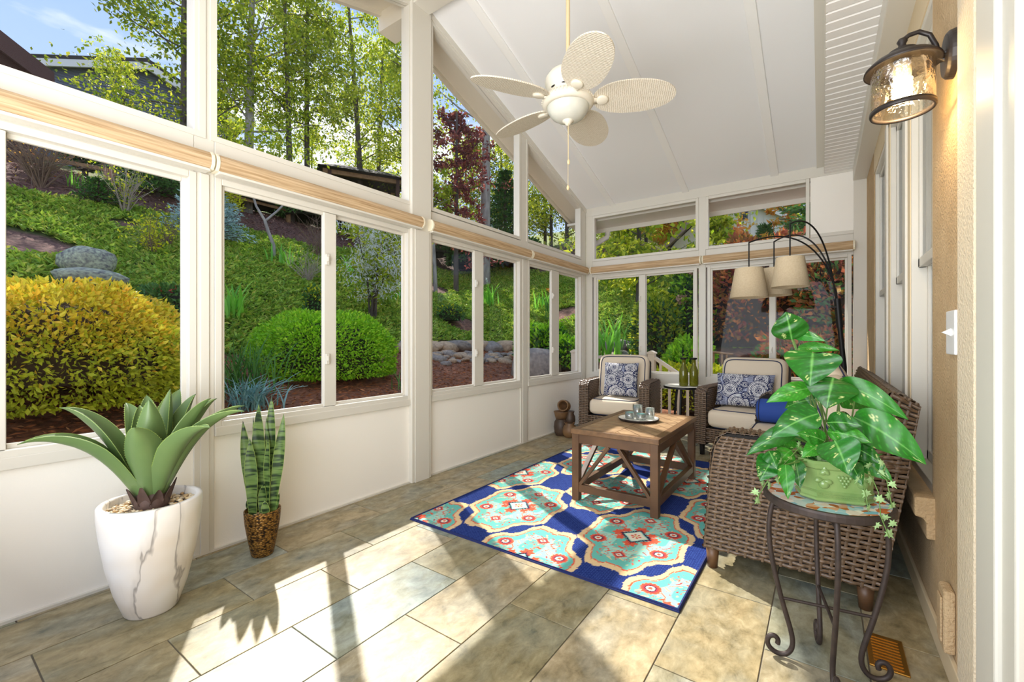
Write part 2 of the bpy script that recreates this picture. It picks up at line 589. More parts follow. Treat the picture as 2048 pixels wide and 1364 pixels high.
MT = dict(
    white=mat('white_vinyl', (219, 214, 202), 0.35),
    casing=mat('door_paint', (214, 210, 198), 0.45),
    trimw=mat('ceiling_batten_white', (247, 246, 243), 0.45),
    panel=mat('white_panel', (249, 244, 234), 0.5, bump=.05, bscale=220),
    ceil=mat('ceiling_white', (243, 243, 243), 0.55),
    soffit=mat('soffit_white', (245, 243, 240), 0.5),
    beige=mat('beige_soffit', (216, 207, 188), 0.6),
    stucco=mat('tan_stucco', (206, 178, 138), 0.9, c2=(188, 158, 118), nscale=9, bump=.9, bscale=95),
    stucco_l=mat('cream_stucco_trim', (232, 216, 188), 0.9, bump=.7, bscale=110),
    clad=mat('tan_cladding', (222, 202, 166), 0.5),
    glass=glassmat('window_glass', refl=.004),
    hglass=glassmat('house_window_glass', tint=(.85, .88, .88), refl=.14),
    slate=slatemat(),
    grout=mat('grout', (108, 100, 86), 0.9),
    fabric=woodmat('blind_fabric', (222, 194, 156), (160, 126, 84), 0.8, 110, (1, .03, 1)),
    fabric_b=woodmat('blind_fabric_back', (222, 194, 156), (160, 126, 84), 0.8, 110, (.03, 1, 1)),
    cream=mat('cream_plastic', (240, 230, 204), 0.4),
    creamfan=mat('cream_fan_enamel', (238, 230, 212), 0.45),
    rodfan=mat('antique_rod', (226, 204, 160), 0.45),
    frost=mat('frosted_bowl_glass', (232, 230, 218), 0.25, c2=(210, 212, 202), nscale=9, spec=.6),
    bronze=mat('dark_bronze', (48, 42, 40), 0.4, metal=.3),
    iron=mat('brown_iron', (74, 62, 56), 0.55, metal=.4, c2=(52, 44, 42), nscale=30),
    wood=woodmat('table_wood', (134, 100, 66), (96, 68, 44), 0.42, 18, (1, .1, 1)),
    woodx=woodmat('table_wood_frame', (112, 80, 52), (78, 54, 36), 0.42, 18, (.3, .3, .3)),
    plank=woodmat('table_plank', (182, 150, 112), (134, 102, 72), 0.45, 26, (.5, .5, 1)),
    wick=mat('brown_wicker', (128, 102, 76), 0.36, c2=(66, 50, 38), nscale=70, spec=.6),
    wickd=mat('dark_wicker_core', (22, 17, 14), 0.8),
    linen=mat('beige_cushion', (226, 210, 186), 0.85, bump=.2, bscale=300),
    navy=mat('navy_piping', (38, 46, 78), 0.7),
    blue=mat('royal_blue_canvas', (34, 70, 150), 0.75, bump=.2, bscale=260),
    marble=marblemat(),
    hammer=hammeredmat(),
    pebble=leafmat('pebbles', [(226, 200, 150), (176, 142, 98), (238, 222, 188), (120, 96, 70)], trans=0, rough=.4),
    agave=mat('agave_leaf', (104, 126, 72), 0.40, c2=(82, 108, 64), nscale=5, spec=.5),
    agaved=mat('agave_edge', (150, 172, 84), 0.5),
    husk=mat('agave_husk', (96, 72, 62), 0.7, c2=(60, 46, 42), nscale=20),
    snake=snakemat(),
    pothos=pothosmat(),
    ivy=leafmat('ivy_leaf', [(58, 140, 50), (96, 180, 76), (190, 214, 160), (40, 110, 44)], trans=.2, rough=.35),
    stem=mat('green_stem', (96, 130, 60), 0.5),
    soil=mat('potting_soil', (50, 42, 34), 0.9),
    celadon=mat('green_glaze', (142, 168, 104), 0.25, c2=(104, 140, 76), nscale=12, coat=.4),
    terracotta=mat('fountain_clay', (84, 62, 46), 0.5, c2=(140, 104, 66), nscale=7),
    clayd=mat('fountain_dark_clay', (58, 48, 42), 0.5, c2=(90, 68, 50), nscale=8),
    shade=mat('linen_lampshade', (226, 208, 176), 0.85, c2=(212, 190, 154), nscale=90, bump=.2, bscale=300),
    black=mat('black_metal', (26, 25, 25), 0.45, metal=.3),
    bottle=mat('olive_bottle_glass', (140, 140, 34), 0.08, trans=.55, spec=.6),
    porcelain=mat('white_tray', (240, 236, 226), 0.3),
    clear=glassmat('clear_cup_glass', tint=(.93, .97, .97), refl=.16),
    teal=mat('teal_wax', (96, 176, 170), 0.5),
    brass=mat('brass_register', (176, 128, 54), 0.3, metal=.8),
    plate=mat('white_switch', (240, 240, 238), 0.3),
    stone=mat('grey_stone', (178, 164, 146), 0.85, c2=(112, 102, 94), nscale=5, bump=.6, bscale=22),
    stone2=mat('tan_stone', (214, 184, 146), 0.85, c2=(156, 126, 98), nscale=4, bump=.6, bscale=22),
    lichen=mat('lichened_stone', (112, 108, 108), 0.9, c2=(196, 200, 166), nscale=7, nmix=.95, bump=.6, bscale=18),
    bark=mat('tree_bark', (110, 98, 88), 0.9, c2=(70, 60, 52), nscale=9, stretch=(1, 1, .25), bump=.5, bscale=30),
    barkp=mat('pale_bark', (190, 180, 168), 0.9, c2=(116, 106, 98), nscale=9, stretch=(1, 1, .25), bump=.4, bscale=30),
    twig=mat('bare_twig', (132, 108, 88), 0.9),
    twigp=mat('pale_twig', (176, 160, 140), 0.9),
    rail=mat('deck_rail_paint', (228, 214, 192), 0.6),
    logs=mat('fence_wood', (180, 140, 96), 0.8, c2=(140, 104, 70), nscale=12),
    bluesiding=mat('blue_grey_siding', (112, 116, 134), 0.7),
    whitesiding=mat('white_siding', (232, 226, 220), 0.7),
    roofd=mat('dark_shingle', (74, 66, 62), 0.9, c2=(52, 46, 44), nscale=20),
    roofb=mat('brown_timber', (84, 56, 46), 0.8),
    rooft=mat('tan_shingle', (172, 148, 128), 0.9, c2=(140, 114, 98), nscale=16),
    rugedge=mat('rug_binding', (28, 40, 96), 0.9),
)
MT['slat'] = mat('grey_beige_slat', (196, 188, 170), .6)
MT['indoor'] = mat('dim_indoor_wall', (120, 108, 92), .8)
# ------------------------------------------------------------------ room shell
LX, BY, RX, FY = -2.695, 5.61, 0.36, -0.60      # left wall, back wall, house wall, front side
RIDGE_Y, CEIL_B, SLOPE = 2.50, 2.955, 0.315


def ceil_z(y):
    return CEIL_B + SLOPE * (BY - RIDGE_Y) - SLOPE * abs(y - RIDGE_Y)


# floor: mortar bed with separate slate tiles on it
m = M().box(LX - .1, RX + .05, FY, BY + .1, -.12, -.004)
floor = tag(m.build('floor', MT['grout']), 'grey slate tile floor laid in running bond', 'floor', kind='structure')
TW, TL, G = 0.3115, 0.63, 0.0045
tile_mesh = {}
i = 0
x = -2.672 - TW + .002
row = -1
while x < RX:
    x0, x1 = max(x, LX), min(x + TW, RX)
    off = (0.30 if row % 2 else 0.615)
    y = off - 3 * TL
    while y < BY:
        y0, y1 = max(y, FY), min(y + TL, BY)
        if y1 - y0 > .02 and x1 - x0 > .02:
            hx, hy = (x1 - x0 - G) / 2, (y1 - y0 - G) / 2
            key = (round(hx, 3), round(hy, 3))
            if key not in tile_mesh:
                o = M().box(-hx, hx, -hy, hy, -.012, 0).build('floor_tile', MT['slate'], floor, bevel=.0015)
                tile_mesh[key] = o
            else:
                o = tile_mesh[key].copy()
                COL.objects.link(o)
            o.location = ((x0 + x1) / 2, (y0 + y1) / 2, 0)
        y += TL
    x += TW
    row += 1

# ceiling: two slopes, battens and ridge beam
zr = ceil_z(RIDGE_Y)
zf = ceil_z(FY)
m = M()
m.prism([(BY + .12, CEIL_B - .038), (RIDGE_Y, zr), (FY, zf), (FY, zf + .12), (RIDGE_Y, zr + .12), (BY + .12, CEIL_B + .082)], 'x', LX - .1, 0.012)
ceiling = tag(m.build('ceiling', MT['ceil']), 'white vaulted ceiling of smooth panels with narrow battens', 'ceiling', kind='structure')
for bx in (-2.30, -1.365, -0.43):
    for s_, (ya, yb) in ((1, (RIDGE_Y, BY)), (-1, (FY, RIDGE_Y))):
        m = M()
        za, zb = ceil_z(ya), ceil_z(yb)
        m.prism([(ya, za - .020), (yb, zb - .020), (yb, zb + .01), (ya, za + .01)], 'x', bx - .037, bx + .037)
        m.build('batten', MT['trimw'], ceiling, bevel=.003)
m = M().box(LX, 0.012, RIDGE_Y - .085, RIDGE_Y + .085, zr - .10, zr)
m.build('ridge_beam', MT['white'], ceiling, bevel=.004)
m = M()
za = ceil_z(BY)
m.prism([(RIDGE_Y, zr - .02), (BY, za - .02), (BY, za + .01), (RIDGE_Y, zr + .01)], 'x', -.05, .012)
m.prism([(FY, zf - .02), (RIDGE_Y, zr - .02), (RIDGE_Y, zr + .01), (FY, zf + .01)], 'x', -.05, .012)
m.build('edge_trim', MT['white'], ceiling)
# cheek that closes the vault against the lower house soffit
m = M()
m.prism([(FY, 2.87), (BY, 2.87), (BY, CEIL_B), (RIDGE_Y, zr), (FY, zf)], 'x', .012, .022)
tag(m.build('trim_1', MT['white']), 'white vertical cheek board between vault and house soffit', 'trim', kind='structure')

# flat house soffit: slats across its width
sof = thing('trim_2', 'narrow white ribbed vinyl soffit strip running along the house wall', 'soffit', (0.13, 2.5, 2.87), kind='structure')
M().box(.015, .25, FY, BY, 2.878, 2.90).build('backing', MT['soffit'], sof, world=True)
base = None
pitch = .0865
yy = FY
while yy < BY - .01:
    if base is None:
        base = M().prism([(0, 0), (.006, -.006), (pitch - .014, -.006), (pitch - .004, 0), (pitch - .004, .006), (0, .006)], 'x', -.115, .12).build('soffit_rib', MT['soffit'], sof)
        o = base
    else:
        o = base.copy()
        COL.objects.link(o)
    o.location = (0, yy - 2.5, 0.002)
    yy += pitch
m = M().box(.25, RX + .02, FY, BY, 2.745, 2.90)
tag(m.build('trim_3', MT['white'], bevel=.006), 'white boxed frieze beam between soffit and tan house wall', 'beam', kind='structure')

# ---- left wall
wl_ = thing('wall_left', 'white framed window wall with solid lower panels facing the garden', 'wall', (LX, 2.5, 0), kind='structure')
bays = [(FY, .924), (1.02, 2.40), (2.61, 3.99), (4.13, 5.47)]
posts = [(.924, 1.02, .0), (2.40, 2.61, .03), (3.99, 4.13, .0), (5.47, 5.61, .0)]
for (a, b) in bays:
    M().box(LX - .09, LX - .012, a, b, 0, .64).build('kick_panel', MT['panel'], wl_, world=True)
    M().box(LX - .09, LX + .012, a, b, .62, .672).build('sill_rail', MT['white'], wl_, world=True, bevel=.004)
    M().box(LX - .09, LX + .002, a, b, 2.02, 2.225).build('transom_rail', MT['white'], wl_, world=True, bevel=.003)
for (a, b, e) in posts:
    m = M().box(LX - .1, LX + e, a, b, 0, ceil_z((a + b) / 2) + .02)
    m.build('post', MT['white'], wl_, world=True, bevel=.004)
    M().box(LX + e, LX + e + .008, a + .028, b - .028, .0, 2.03).build('post_cover', MT['white'], wl_, world=True, bevel=.002)
# raked head along the gable
for ya, yb in ((FY, RIDGE_Y), (RIDGE_Y, BY)):
    za, zb = ceil_z(ya), ceil_z(yb)
    M().prism([(ya, za - .055), (yb, zb - .055), (yb, zb + .02), (ya, za + .02)], 'x', LX - .1, LX + .012).build('rake_head', MT['white'], wl_, world=True)
M().box(LX - .012, LX + .006, FY, BY, 0, .012).build('floor_strip', MT['white'], wl_, world=True)

# roof overhang outside the gable: boarded soffit and fascia
ro = thing('trim_4', 'beige overhanging gable eave seen through the upper left windows', 'roof eave', (-3.0, 2.5, 3.9), kind='structure')
for ya, yb in ((FY - .4, RIDGE_Y), (RIDGE_Y, BY + .62)):
    za, zb = ceil_z(ya), ceil_z(yb)
    M().prism([(ya, za + .02), (yb, zb + .02), (yb, zb + .13), (ya, za + .13)], 'x', LX - .36, LX - .10).build('eave_soffit', MT['beige'], ro, world=True)
    M().prism([(ya, za - .015), (yb, zb - .015), (yb, zb + .17), (ya, za + .17)], 'x', LX - .40, LX - .36).build('fascia', MT['beige'], ro, world=True)
    M().prism([(ya, za + .13), (yb, zb + .13), (yb, zb + .18), (ya, za + .18)], 'x', LX - .42, .4).build('roof_deck', MT['roofd'], ro, world=True)
M().box(LX - .40, LX - .1, RIDGE_Y - .09, RIDGE_Y + .09, zr - .17, zr + .02).build('outrigger', MT['beige'], ro, world=True)
# back eave with gutter and downspout
be = thing('trim_5', 'white back eave with gutter across the top of the far windows', 'gutter', (-1.2, 5.9, 2.8), kind='structure')
M().box(LX - .36, .4, BY + .12, BY + .55, 2.80, 2.83).build('eave_soffit', MT['white'], be, world=True)
M().prism([(BY + .55, 2.74), (BY + .64, 2.76), (BY + .66, 2.86), (BY + .55, 2.86)], 'x', LX - .36, .4).build('gutter', MT['white'], be, world=True)
M().tube([(-2.62, BY + .58, 2.76), (-2.62, BY + .55, 2.66), (-2.72, BY + .28, 2.5), (-2.74, BY + .2, 2.3), (-2.74, BY + .2, .1)], .038, 10).build('downspout', MT['white'], be, world=True, smooth=True)


def win_frame(root, rect, axis, plane, w=.038, depth=.055, proud=.006, nm='window_frame'):
    """four-sided frame round rect=(a0,a1,z0,z1) in the wall plane"""
    a0, a1, z0, z1 = rect
    m = M()
    for (p0, p1, q0, q1) in ((a0 - w, a0, z0 - w, z1 + w), (a1, a1 + w, z0 - w, z1 + w), (a0, a1, z0 - w, z0), (a0, a1, z1, z1 + w)):
        if axis == 'y':
            m.box(plane - depth, plane + proud, p0, p1, q0, q1)
        else:
            m.box(p0, p1, plane - proud, plane + depth, q0, q1)
    return m.build(nm, MT['white'], root, world=True, bevel=.003)


def pane(root, rect, axis, plane, nm='pane', mt='glass'):
    a0, a1, z0, z1 = rect
    m = M()
    if axis == 'y':
        m.box(plane - .003, plane + .003, a0, a1, z0, z1)
    else:
        m.box(a0, a1, plane - .003, plane + .003, z0, z1)
    return m.build(nm, MT[mt], root, world=True)


def latch(root, axis, a, plane, z):
    m = M()
    if axis == 'y':
        m.box(plane, plane + .018, a - .012, a + .012, z - .035, z + .035)
        m.box(plane + .018, plane + .026, a - .006, a + .006, z - .012, z + .02)
    else:
        m.box(a - .012, a + .012, plane - .018, plane, z - .035, z + .035)
        m.box(a - .006, a + .006, plane - .026, plane - .018, z - .012, z + .02)
    return m.build('latch', MT['white'], root, world=True, bevel=.003)


wn_ = [0]


def window(label, loc):
    wn_[0] += 1
    return thing('window_%d' % wn_[0], label, 'window', loc, kind='structure')


def slider(label, axis, plane, a0, m0, m1, a1, z0, z1, latches=True):
    loc = (plane, (a0 + a1) / 2, z0) if axis == 'y' else ((a0 + a1) / 2, plane, z0)
    r = window(label, loc)
    win_frame(r, (a0 - .012, a1 + .012, z0 - .012, z1 + .012), axis, plane, w=.034)
    s = -1 if axis == 'y' else 1
    for j, (p, q, dp) in enumerate(((a0, m0, .012), (m1, a1, .034))):
        f = win_frame(r, (p + .008, q - .008, z0 + .008, z1 - .008), axis, plane + s * dp, w=.022, depth=.02, proud=.0, nm='sash')
        pane(r, (p + .004, q - .004, z0 + .004, z1 - .004), axis, plane + s * (dp + .01))
    m = M()
    if axis == 'y':
        m.box(plane - .03, plane - .002, m0 - .004, m1 + .004, z0 - .01, z1 + .01)
    else:
        m.box(m0 - .004, m1 + .004, plane + .002, plane + .03, z0 - .01, z1 + .01)
    m.build('meeting_stile', MT['white'], r, world=True, bevel=.003)
    if latches:
        for zz in (z0 + .24 * (z1 - z0), z0 + .76 * (z1 - z0)):
            latch(r, axis, (m0 + .012), plane - .002 if axis == 'y' else plane + .002, zz)
    return r


Z0, Z1 = .712, 1.982
slider('wide left garden window behind the agave, filled with the golden shrub', 'y', LX, -.42, .21, .27, .888, Z0, Z1)
slider('sliding garden window above the snake plant, showing the clipped green shrub', 'y', LX, 1.066, 1.669, 1.749, 2.366, Z0, Z1)
slider('sliding garden window just past the ridge post, over the rock edging', 'y', LX, 2.658, 3.21, 3.338, 3.945, Z0, Z1)
slider('narrow-looking sliding window beside the far left corner of the room', 'y', LX, 4.172, 4.665, 4.839, 5.425, Z0, Z1)
slider('sliding back window behind the left armchair and deck railing', 'x', BY, -2.53, -1.943, -1.865, -1.279, .73, 1.97)
slider('sliding back window behind the arc lamp shades', 'x', BY, -1.072, -.475, -.425, .195, .73, 1.97)


def gable_window(label, a, b, z0):
    r = window(label, (LX, (a + b) / 2, z0))
    za, zb = ceil_z(a) - .055, ceil_z(b) - .055
    w = .03
    out = [(a - w, z0 - w), (b + w, z0 - w), (b + w, zb + .01), (a - w, za + .01)]
    for k in range(4):
        p, q = out[k], out[(k + 1) % 4]
        inn = [(a, z0), (b, z0), (b, zb - w), (a, za - w)]
        p2, q2 = inn[k], inn[(k + 1) % 4]
        M().prism([p, q, q2, p2], 'x', LX - .06, LX + .006).build('window_frame', MT['white'], r, world=True)
    M().prism([(a, z0), (b, z0), (b, zb - w), (a, za - w)], 'x', LX - .033, LX - .027).build('pane', MT['glass'], r, world=True)


gable_window('tall fixed upper window at the left edge with blue house and sky', FY, .947, 2.25)
gable_window('tall fixed upper window full of tree trunks, left of the ridge post', 1.03, 2.39, 2.25)
gable_window('slanted upper window with purple-leaved tree, right of the ridge post', 2.655, 3.95, 2.262)
gable_window('small slanted upper window in the far left corner under the vault', 4.125, 5.423, 2.268)

# ---- back wall
wb_ = thing('wall_back', 'white framed far window wall with clear lower panes and a solid corner panel', 'wall', (-1.2, BY, 0), kind='structure')
for (a, b) in ((LX, -2.60), (-1.215, -1.135), (.255, RX + .03)):
    M().box(a, b, BY - .004, BY + .1, 0, CEIL_B + .02).build('post', MT['white'], wb_, world=True, bevel=.004)
for (a, b) in ((-2.60, -1.215), (-1.135, .255)):
    M().box(a, b, BY - .012, BY + .09, .55, .70).build('sill_rail', MT['white'], wb_, world=True, bevel=.004)
    M().box(a, b, BY, BY + .09, 2.0, 2.215).build('transom_rail', MT['white'], wb_, world=True, bevel=.003)
    M().box(a, b, BY, BY + .09, 0, .05).build('bottom_rail', MT['white'], wb_, world=True, bevel=.003)
M().box(LX, RX, BY - .006, BY + .1, 2.845, CEIL_B + .02).build('header', MT['white'], wb_, world=True, bevel=.003)
M().box(-.105, .255, BY + .0, BY + .09, 2.215, 2.86).build('corner_panel', MT['panel'], wb_, world=True)
M().box(-.105, .255, BY - .008, BY, 2.215, 2.25).build('corner_panel_trim', MT['white'], wb_, world=True)
for lab, a, b, z0, z1 in (('low wide transom window over the left armchair, green trees outside', -2.565, -1.25, 2.25, 2.81),
                          ('low wide transom window over the arc lamp, white house outside', -1.105, -.145, 2.25, 2.81),
                          ('clear lower pane by the deck railing behind the left armchair', -2.57, -1.245, .08, .53),
                          ('clear lower pane behind the right armchair near the floor', -1.105, .225, .08, .53)):
    r = window(lab, ((a + b) / 2, BY, z0))
    win_frame(r, (a, b, z0, z1), 'x', BY, w=.034)
    pane(r, (a, b, z0, z1), 'x', BY + .02)

# ---- house wall on the right: stucco with three double-hung windows
wr_ = thing('wall_right', 'tan stucco house wall with windows, sill and cream door surround', 'wall', (RX, 2.5, 0), kind='structure')
WA, WB = 2.41, 4.86
M().box(RX, RX + .2, FY, WA, 0, 2.9).build('stucco', MT['stucco'], wr_, world=True)
M().box(RX, RX + .2, WB, BY + .1, 0, 2.9).build('stucco', MT['stucco'], wr_, world=True)
M().box(RX, RX + .2, WA, WB, 0, .44).build('stucco', MT['stucco'], wr_, world=True)
M().box(RX, RX + .2, WA, WB, 2.56, 2.9).build('tan_frieze', MT['clad'], wr_, world=True)
M().prism([(.30, .52), (.50, .53), (.50, .36), (.335, .36), (.335, .42), (.325, .44), (.30, .445)], 'y', WA - .05, WB).build('stucco_sill', MT['stucco'], wr_, world=True, bevel=.006)
M().box(RX - .012, RX + .01, 1.765, 1.95, 0, 2.9).build('trim_band', MT['stucco_l'], wr_, world=True, bevel=.004)
M().box(RX - .014, RX, FY, BY, 0, .085).build('base_strip', MT['clad'], wr_, world=True, bevel=.003)
# white door casing at the near end
dc = thing('door_1', 'white door casing at the right edge of the view', 'door', (RX, 1.3, 0), kind='structure')
M().box(RX - .03, RX + .1, 1.50, 1.655, 0, 2.5).build('casing', MT['casing'], dc, world=True, bevel=.006)
M().box(RX - .018, RX + .1, 1.41, 1.50, 0, 2.5).build('casing_step', MT['casing'], dc, world=True, bevel=.006)
M().box(RX + .02, RX + .07, .5, 1.41, 0, 2.45).build('door_leaf', MT['casing'], dc, world=True)
units = [(2.43, 2.985, 'nearest double-hung house window beside the wall lantern'),
         (3.165, 3.80, 'middle double-hung house window above the sofa back'),
         (3.98, 4.80, 'farthest double-hung house window by the back corner')]
for k in range(2):
    a, b = units[k][1], units[k + 1][0]
    M().box(RX + .0, RX + .14, a - .012, b + .012, .5, 2.58).build('mullion', MT['clad'], wr_, world=True, bevel=.004)
    M().box(RX - .012, RX + .0, (a + b) / 2 - .045, (a + b) / 2 + .045, .5, 2.58).build('mullion_cover', MT['white'], wr_, world=True, bevel=.003)
for (a, b, lab) in units:
    r = window(lab, (RX, (a + b) / 2, .52))
    for (p0, p1, q0, q1) in ((a - .02, a + .022, .52, 2.57), (b - .022, b + .02, .52, 2.57), (a, b, 2.53, 2.57), (a, b, .52, .56)):
        M().box(RX + .005, RX + .10, p0, p1, q0, q1).build('window_frame', MT['white'], r, world=True, bevel=.003)
    for (q0, q1, dx, nm) in ((1.505, 2.53, .03, 'upper_sash'), (.56, 1.545, .062, 'lower_sash')):
        m = M()
        for (p0, p1, z0, z1) in ((a + .022, a + .058, q0, q1), (b - .058, b - .022, q0, q1), (a + .022, b - .022, q1 - .04, q1), (a + .022, b - .022, q0, q0 + .045)):
            m.box(RX + dx, RX + dx + .03, p0, p1, z0, z1)
        s_ = m.build(nm, MT['white'], r, world=True, bevel=.003)
        M().box(RX + dx + .012, RX + dx + .018, a + .058, b - .058, q0 + .045, q1 - .04).build('pane', MT['hglass'], s_, world=True)
    # vertical blind slats hanging indoors behind the glass
    yy = a + .06
    bl = None
    while yy < b - .05:
        if bl is None:
            bl = M().box(-.002, .002, -.036, .036, 0, 1.98).build('blind_slat', MT['slat'], r)
            o = bl
        else:
            o = bl.copy()
            COL.objects.link(o)
        o.location = (.17, yy - (a + b) / 2, .02)
        o.rotation_euler = (0, 0, .5)
        yy += .075
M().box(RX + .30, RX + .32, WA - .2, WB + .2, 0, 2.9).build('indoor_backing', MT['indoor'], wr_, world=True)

# ---- roller blinds above the lower windows
def blind(label, axis, a, b):
    loc = (LX, (a + b) / 2, 2.05) if axis == 'y' else ((a + b) / 2, BY, 2.05)
    r = thing('roller_blind', label, 'roller blind', loc, group='rolled-up woven blinds above the lower windows')
    prof = [(0, .0), (.062, .0), (.080, .02), (.086, .045), (.078, .07), (.060, .088), (0, .092)]

    def sec(c0, c1, sc, nm, mt):
        pts = [(d * sc[0], .046 + (z - .046) * sc[1]) for d, z in prof]
        if axis == 'y':
            m = M().prism([(LX + .002 + d, 2.045 + z) for d, z in pts][::-1], 'y', c0, c1)
        else:
            m = M().prism([(BY - .008 - d, 2.045 + z) for d, z in pts], 'y', 0, 1)
            m.V = [np.stack([c0 + v[:, 1] * (c1 - c0), v[:, 0], v[:, 2]], 1) for v in m.V]
        return m.build(nm, MT[mt], r, world=True, bevel=.002)
    sec(a + .016, b - .016, (1, 1), 'fabric_roll', 'fabric' if axis == 'y' else 'fabric_b')
    sec(a, a + .016, (1.03, 1.06), 'end_cap', 'cream')
    sec(b - .016, b, (1.03, 1.06), 'end_cap', 'cream')
    m = M()
    if axis == 'y':
        m.box(LX + .004, LX + .07, a + .016, b - .016, 2.032, 2.046)
    else:
        m.box(a + .016, b - .016, BY - .075, BY - .008, 2.032, 2.046)
    m.build('bottom_bar', MT['white'], r, world=True, bevel=.003)


blind('long woven roller blind above the agave window at the left edge', 'y', FY, .992)
blind('woven roller blind above the window behind the snake plant', 'y', 1.0, 2.49)
blind('woven roller blind just right of the ridge post', 'y', 2.575, 4.105)
blind('woven roller blind running into the far left corner', 'y', 4.115, 5.545)
blind('woven roller blind on the back wall above the left armchair', 'x', -2.60, -1.175)
blind('woven roller blind on the back wall behind the arc lamp', 'x', -1.165, .265)

# ---- small wall fittings
sw = thing('light_switch', 'white double-height light switch plate on the tan stucco', 'switch', (RX, 2.045, 1.17))
M().box(RX - .012, RX, 1.985, 2.105, 1.098, 1.245).build('plate', MT['plate'], sw, world=True, bevel=.004)
M().prism([(RX - .012, 1.16), (RX - .034, 1.172), (RX - .012, 1.185)], 'y', 2.03, 2.045).build('toggle', MT['plate'], sw, world=True)
oc = thing('outlet_cover', 'small tan outlet cover low on the stucco wall', 'outlet', (RX, 2.07, .1))
M().box(RX - .03, RX, 2.03, 2.115, .10, .31).build('cover_box', MT['stucco'], oc, world=True, bevel=.008)
M().box(RX - .036, RX - .03, 2.045, 2.10, .13, .28).build('flap', MT['stucco'], oc, world=True, bevel=.003)
fv = thing('floor_register', 'brass floor register set in the tiles near the stucco wall', 'vent', (.19, 2.10, 0))
M().box(.135, .245, 1.995, 2.21, 0, .006).build('frame', MT['brass'], fv, world=True, bevel=.002)
for k in range(10):
    M().box(.15, .23, 2.012 + k * .019, 2.021 + k * .019, .006, .009).build('slat', MT['brass'], fv, world=True)
# ------------------------------------------------------------------ woven surfaces
def weave(m, A, B, C, D, su=.037, sv=.0195, amp=.0055, cover=.80):
    """over-and-under strands across the quad A-B-C-D (strands run A to B)"""
    A, B, C, D = (np.array(q, float) for q in (A, B, C, D))
    N = np.cross(B - A, D - A)
    N /= np.linalg.norm(N)
    nu = max(2, int(round(np.linalg.norm(B - A) / su)))
    nv = max(2, int(round(np.linalg.norm(D - A) / sv)))
    f = lambda u, v: A * ((1 - u) * (1 - v))[..., None] + B * (u * (1 - v))[..., None] + C * (u * v)[..., None] + D * ((1 - u) * v)[..., None]
    us = np.linspace(0, 1, nu * 2 + 1)
    for j in range(nv):
        h = amp * np.cos(np.pi * (us * nu + j))
        rows = []
        for dv, dh in ((-cover / 2, -amp * .45), (-cover / 5, amp * .5), (cover / 5, amp * .5), (cover / 2, -amp * .45)):
            v = np.full_like(us, (j + .5 + dv) / nv)
            rows.append(f(us, v) + N * (h + dh)[:, None])
        m.grid(np.stack(rows))
    for i in range(nu + 1):
        vs = np.linspace(0, 1, 3)
        rows = []
        for du, dh in ((-.16, -.001), (0, .0015), (.16, -.001)):
            u = np.clip(np.full_like(vs, (i + du) / nu), 0, 1)
            rows.append(f(u, vs) + N * dh)
        m.grid(np.stack(rows))
    return m


def piping(m, w, d, h, e=.32, ev=.5, R=None, c=(0, 0, 0), zs=(1, -1), r=.0055, frac=.80):
    u = np.linspace(-np.pi, np.pi, 48, endpoint=False)
    f = lambda t, p: np.sign(t) * np.abs(t) ** p
    v = math.asin(frac ** (1 / ev))
    cv = math.cos(v) ** ev
    for z in zs:
        P_ = np.stack([w / 2 * cv * f(np.cos(u), e), d / 2 * cv * f(np.sin(u), e), np.full_like(u, z * h / 2 * frac)], 1) * 1.005
        if R is not None:
            P_ = P_ @ np.asarray(R).T
        m.tube(P_ + np.array(c, float), r, 6, closed=True)
    return m


